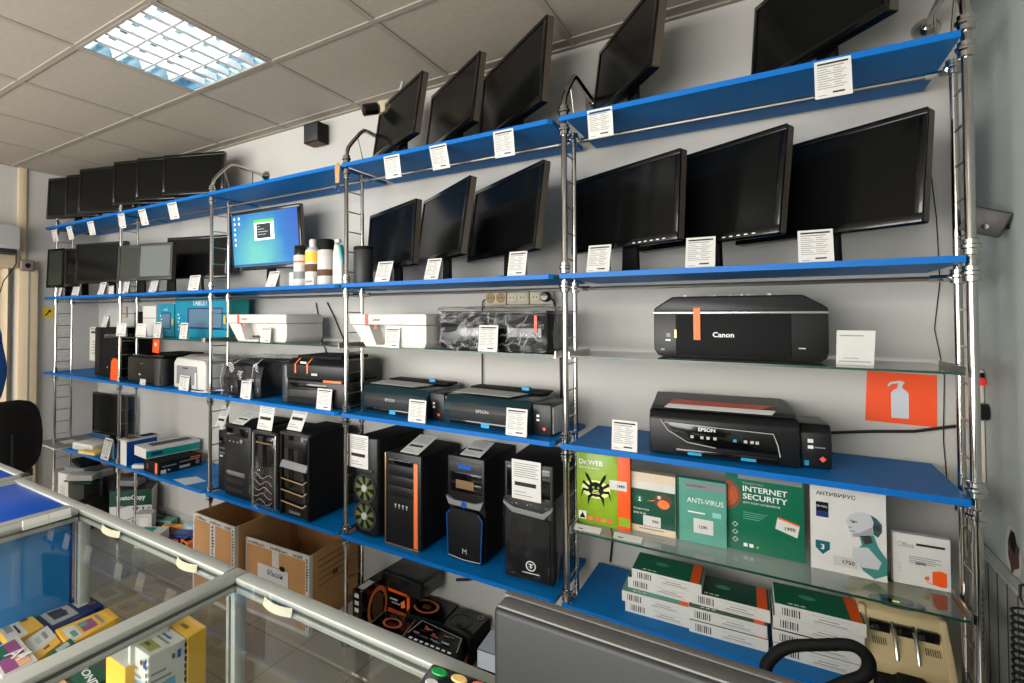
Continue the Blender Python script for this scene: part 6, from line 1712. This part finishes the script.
# ---------------------------------------------------------------- person at the left edge: only the jacket elbow reaches into the picture
def skin_body(name, joints, edges, material, parent, levels=2, root=0):
    me = bpy.data.meshes.new(name); me.from_pydata([j[0] for j in joints], edges, [])
    o = bpy.data.objects.new(name, me); COL.objects.link(o)
    o.modifiers.new('skin', 'SKIN'); sv = me.skin_vertices[0].data
    for k, j in enumerate(joints):
        r = j[1]; sv[k].radius = r if isinstance(r, tuple) else (r, r); sv[k].use_root = (k == root)
    s_ = o.modifiers.new('sub', 'SUBSURF'); s_.levels = levels; s_.render_levels = levels
    dg = bpy.context.evaluated_depsgraph_get()
    m2 = bpy.data.meshes.new_from_object(o.evaluated_get(dg)); m2.name = name
    bpy.data.objects.remove(o); bpy.data.meshes.remove(me)
    m2.materials.clear(); m2.materials.append(material); m2.shade_smooth()
    o = bpy.data.objects.new(name, m2); COL.objects.link(o); o.parent = parent
    return o
JK = mat('blue_jacket', (10, 84, 160), .8, noise_amt=.15, scale=14, bump=.3); SK = mat('skin', (214, 168, 140), .55)
TR = mat('dark_trousers', (34, 36, 44), .85); HR = mat('dark_hair', (44, 32, 26), .7)
t = thing('person', 'person in a blue jacket standing at the left edge, only the elbow in view', 'person', (-3.38, -1.003, 0), R(0))
J = [((0,0,.92),(.12,.085)), ((0,0,1.08),(.10,.07)), ((0,0,1.24),(.12,.075)), ((0,0,1.37),(.09,.06)), ((0,0,1.44),(.052,.052)), ((0,.0,1.53),(.048,.050)),
     ((0,.09,.86),(.070,.070)), ((0,.10,.48),(.045,.046)), ((.01,.10,.10),(.030,.032)),
     ((0,-.09,.86),(.070,.070)), ((0,-.10,.48),(.045,.046)), ((.01,-.10,.10),(.030,.032))]
E_ = [(0,1),(1,2),(2,3),(3,4),(4,5),(0,6),(6,7),(7,8),(0,9),(9,10),(10,11)]
body = skin_body('body', J, E_, SK, t)
skin_body('trousers', [((0,0,.94),(.145,.110)), ((0,0,.88),(.150,.115)), ((0,.09,.80),(.092,.092)), ((0,.10,.48),(.066,.068)), ((.01,.10,.09),(.052,.054)),
     ((0,-.09,.80),(.092,.092)), ((0,-.10,.48),(.066,.068)), ((.01,-.10,.09),(.052,.054))], [(0,1),(1,2),(2,3),(3,4),(1,5),(5,6),(6,7)], TR, t)
for s_y in (-1, 1):
    skin_body('shoe', [((.03, s_y*.10, .045), (.042, .040)), ((-.06, s_y*.105, .035), (.042, .032)), ((-.15, s_y*.11, .028), (.034, .024))], [(0,1),(1,2)], BLKM, t)
jk = skin_body('jacket', [((0,0,.80),(.175,.135)), ((0,0,1.08),(.155,.12)), ((0,0,1.26),(.185,.125)), ((0,0,1.385),(.12,.09)), ((0,0,1.43),(.062,.062)),
     ((0,.17,1.345),(.065,.065)), ((-.05,.255,1.14),(.056,.056)), ((-.10,.245,.97),(.052,.052)), ((-.24,.16,.96),(.044,.044)), ((-.33,.10,.965),(.036,.036)),
     ((0,-.17,1.345),(.065,.065)), ((0,-.25,1.14),(.055,.055)), ((-.04,-.25,.97),(.048,.048)), ((-.22,-.18,.95),(.042,.042)), ((-.31,-.12,.955),(.036,.036))],
     [(0,1),(1,2),(2,3),(3,4),(2,5),(5,6),(6,7),(7,8),(8,9),(2,10),(10,11),(11,12),(12,13),(13,14)], JK, t)
bm = bmesh.new(); bmesh.ops.create_uvsphere(bm, u_segments=24, v_segments=18, radius=1)
for v in bm.verts:
    x, y, z = v.co; 
    v.co = Vector((x*.092 - (.012 if x < -.6 else 0)*(1-abs(z)), y*(.074-.012*max(-z, 0)), 1.60+z*.118))
    if x < -.9 and abs(y) < .3 and abs(z+.05) < .22: v.co.x -= .018
me = bpy.data.meshes.new('head'); bm.to_mesh(me); bm.free(); me.materials.append(SK); me.shade_smooth()
hd = bpy.data.objects.new('head', me); COL.objects.link(hd); hd.parent = t
bm = bmesh.new(); bmesh.ops.create_uvsphere(bm, u_segments=24, v_segments=16, radius=1)
bmesh.ops.delete(bm, geom=[v for v in bm.verts if v.co.z < -.75 or (v.co.x < .1 and v.co.z < -.1) or (v.co.x < -.5 and v.co.z < .45)], context='VERTS')
for v in bm.verts: v.co = Vector((v.co.x*.101+.006, v.co.y*.083, 1.608+v.co.z*.122))
me = bpy.data.meshes.new('hair'); bm.to_mesh(me); bm.free(); me.materials.append(HR); me.shade_smooth()
h_ = bpy.data.objects.new('hair', me); COL.objects.link(h_); h_.parent = t
MB().tube([(-.094, 0, 1.625), (-.104, 0, 1.600), (-.110, 0, 1.585), (-.092, 0, 1.580)], [.008, .010, .013, .008], SK, 10).build('nose', hd)
MB().tube([(-.084, -.024, 1.548), (-.093, 0, 1.546), (-.084, .024, 1.548)], .0045, mat('lip', (176, 104, 96), .5), 8).build('mouth', hd)
for s in (-1, 1):
    MB().lathe([(.001, -.094), (.008, -.092), (.010, -.086)], WHITEP, 12, (0, s*.030, 1.612), 'x').build('eye', hd)
    MB().lathe([(.006, s*.0), (.018, s*.004), (.014, s*.012)], SK, 12, (.0, s*.070, 1.595), 'y').build('ear', hd)
    # hands: palm and five fingers
    hx, hy, hz = (-.355, .085, .965) if s == 1 else (-.335, -.105, .955)
    jj = [((hx+.03, hy+s*.015, hz), (.026, .018)), ((hx-.03, hy, hz), (.036, .014)), ((hx-.055, hy, hz), (.036, .012))]; ee = [(0, 1), (1, 2)]
    hand = skin_body('hand', jj, ee, SK, t, 2)
    for k in range(4):
        L0 = (.062, .07, .066, .05)[k]; oy = (k-1.5)*.018
        skin_body('finger', [((hx-.05, hy+oy, hz), .0085), ((hx-.05-L0*.5, hy+oy, hz-.006), .0080), ((hx-.05-L0, hy+oy, hz-.022), .0068)], [(0, 1), (1, 2)], SK, hand, 1)
    skin_body('thumb', [((hx-.005, hy-s*.030, hz), .010), ((hx-.035, hy-s*.052, hz-.004), .009), ((hx-.06, hy-s*.058, hz-.010), .0075)], [(0, 1), (1, 2)], SK, hand, 1)
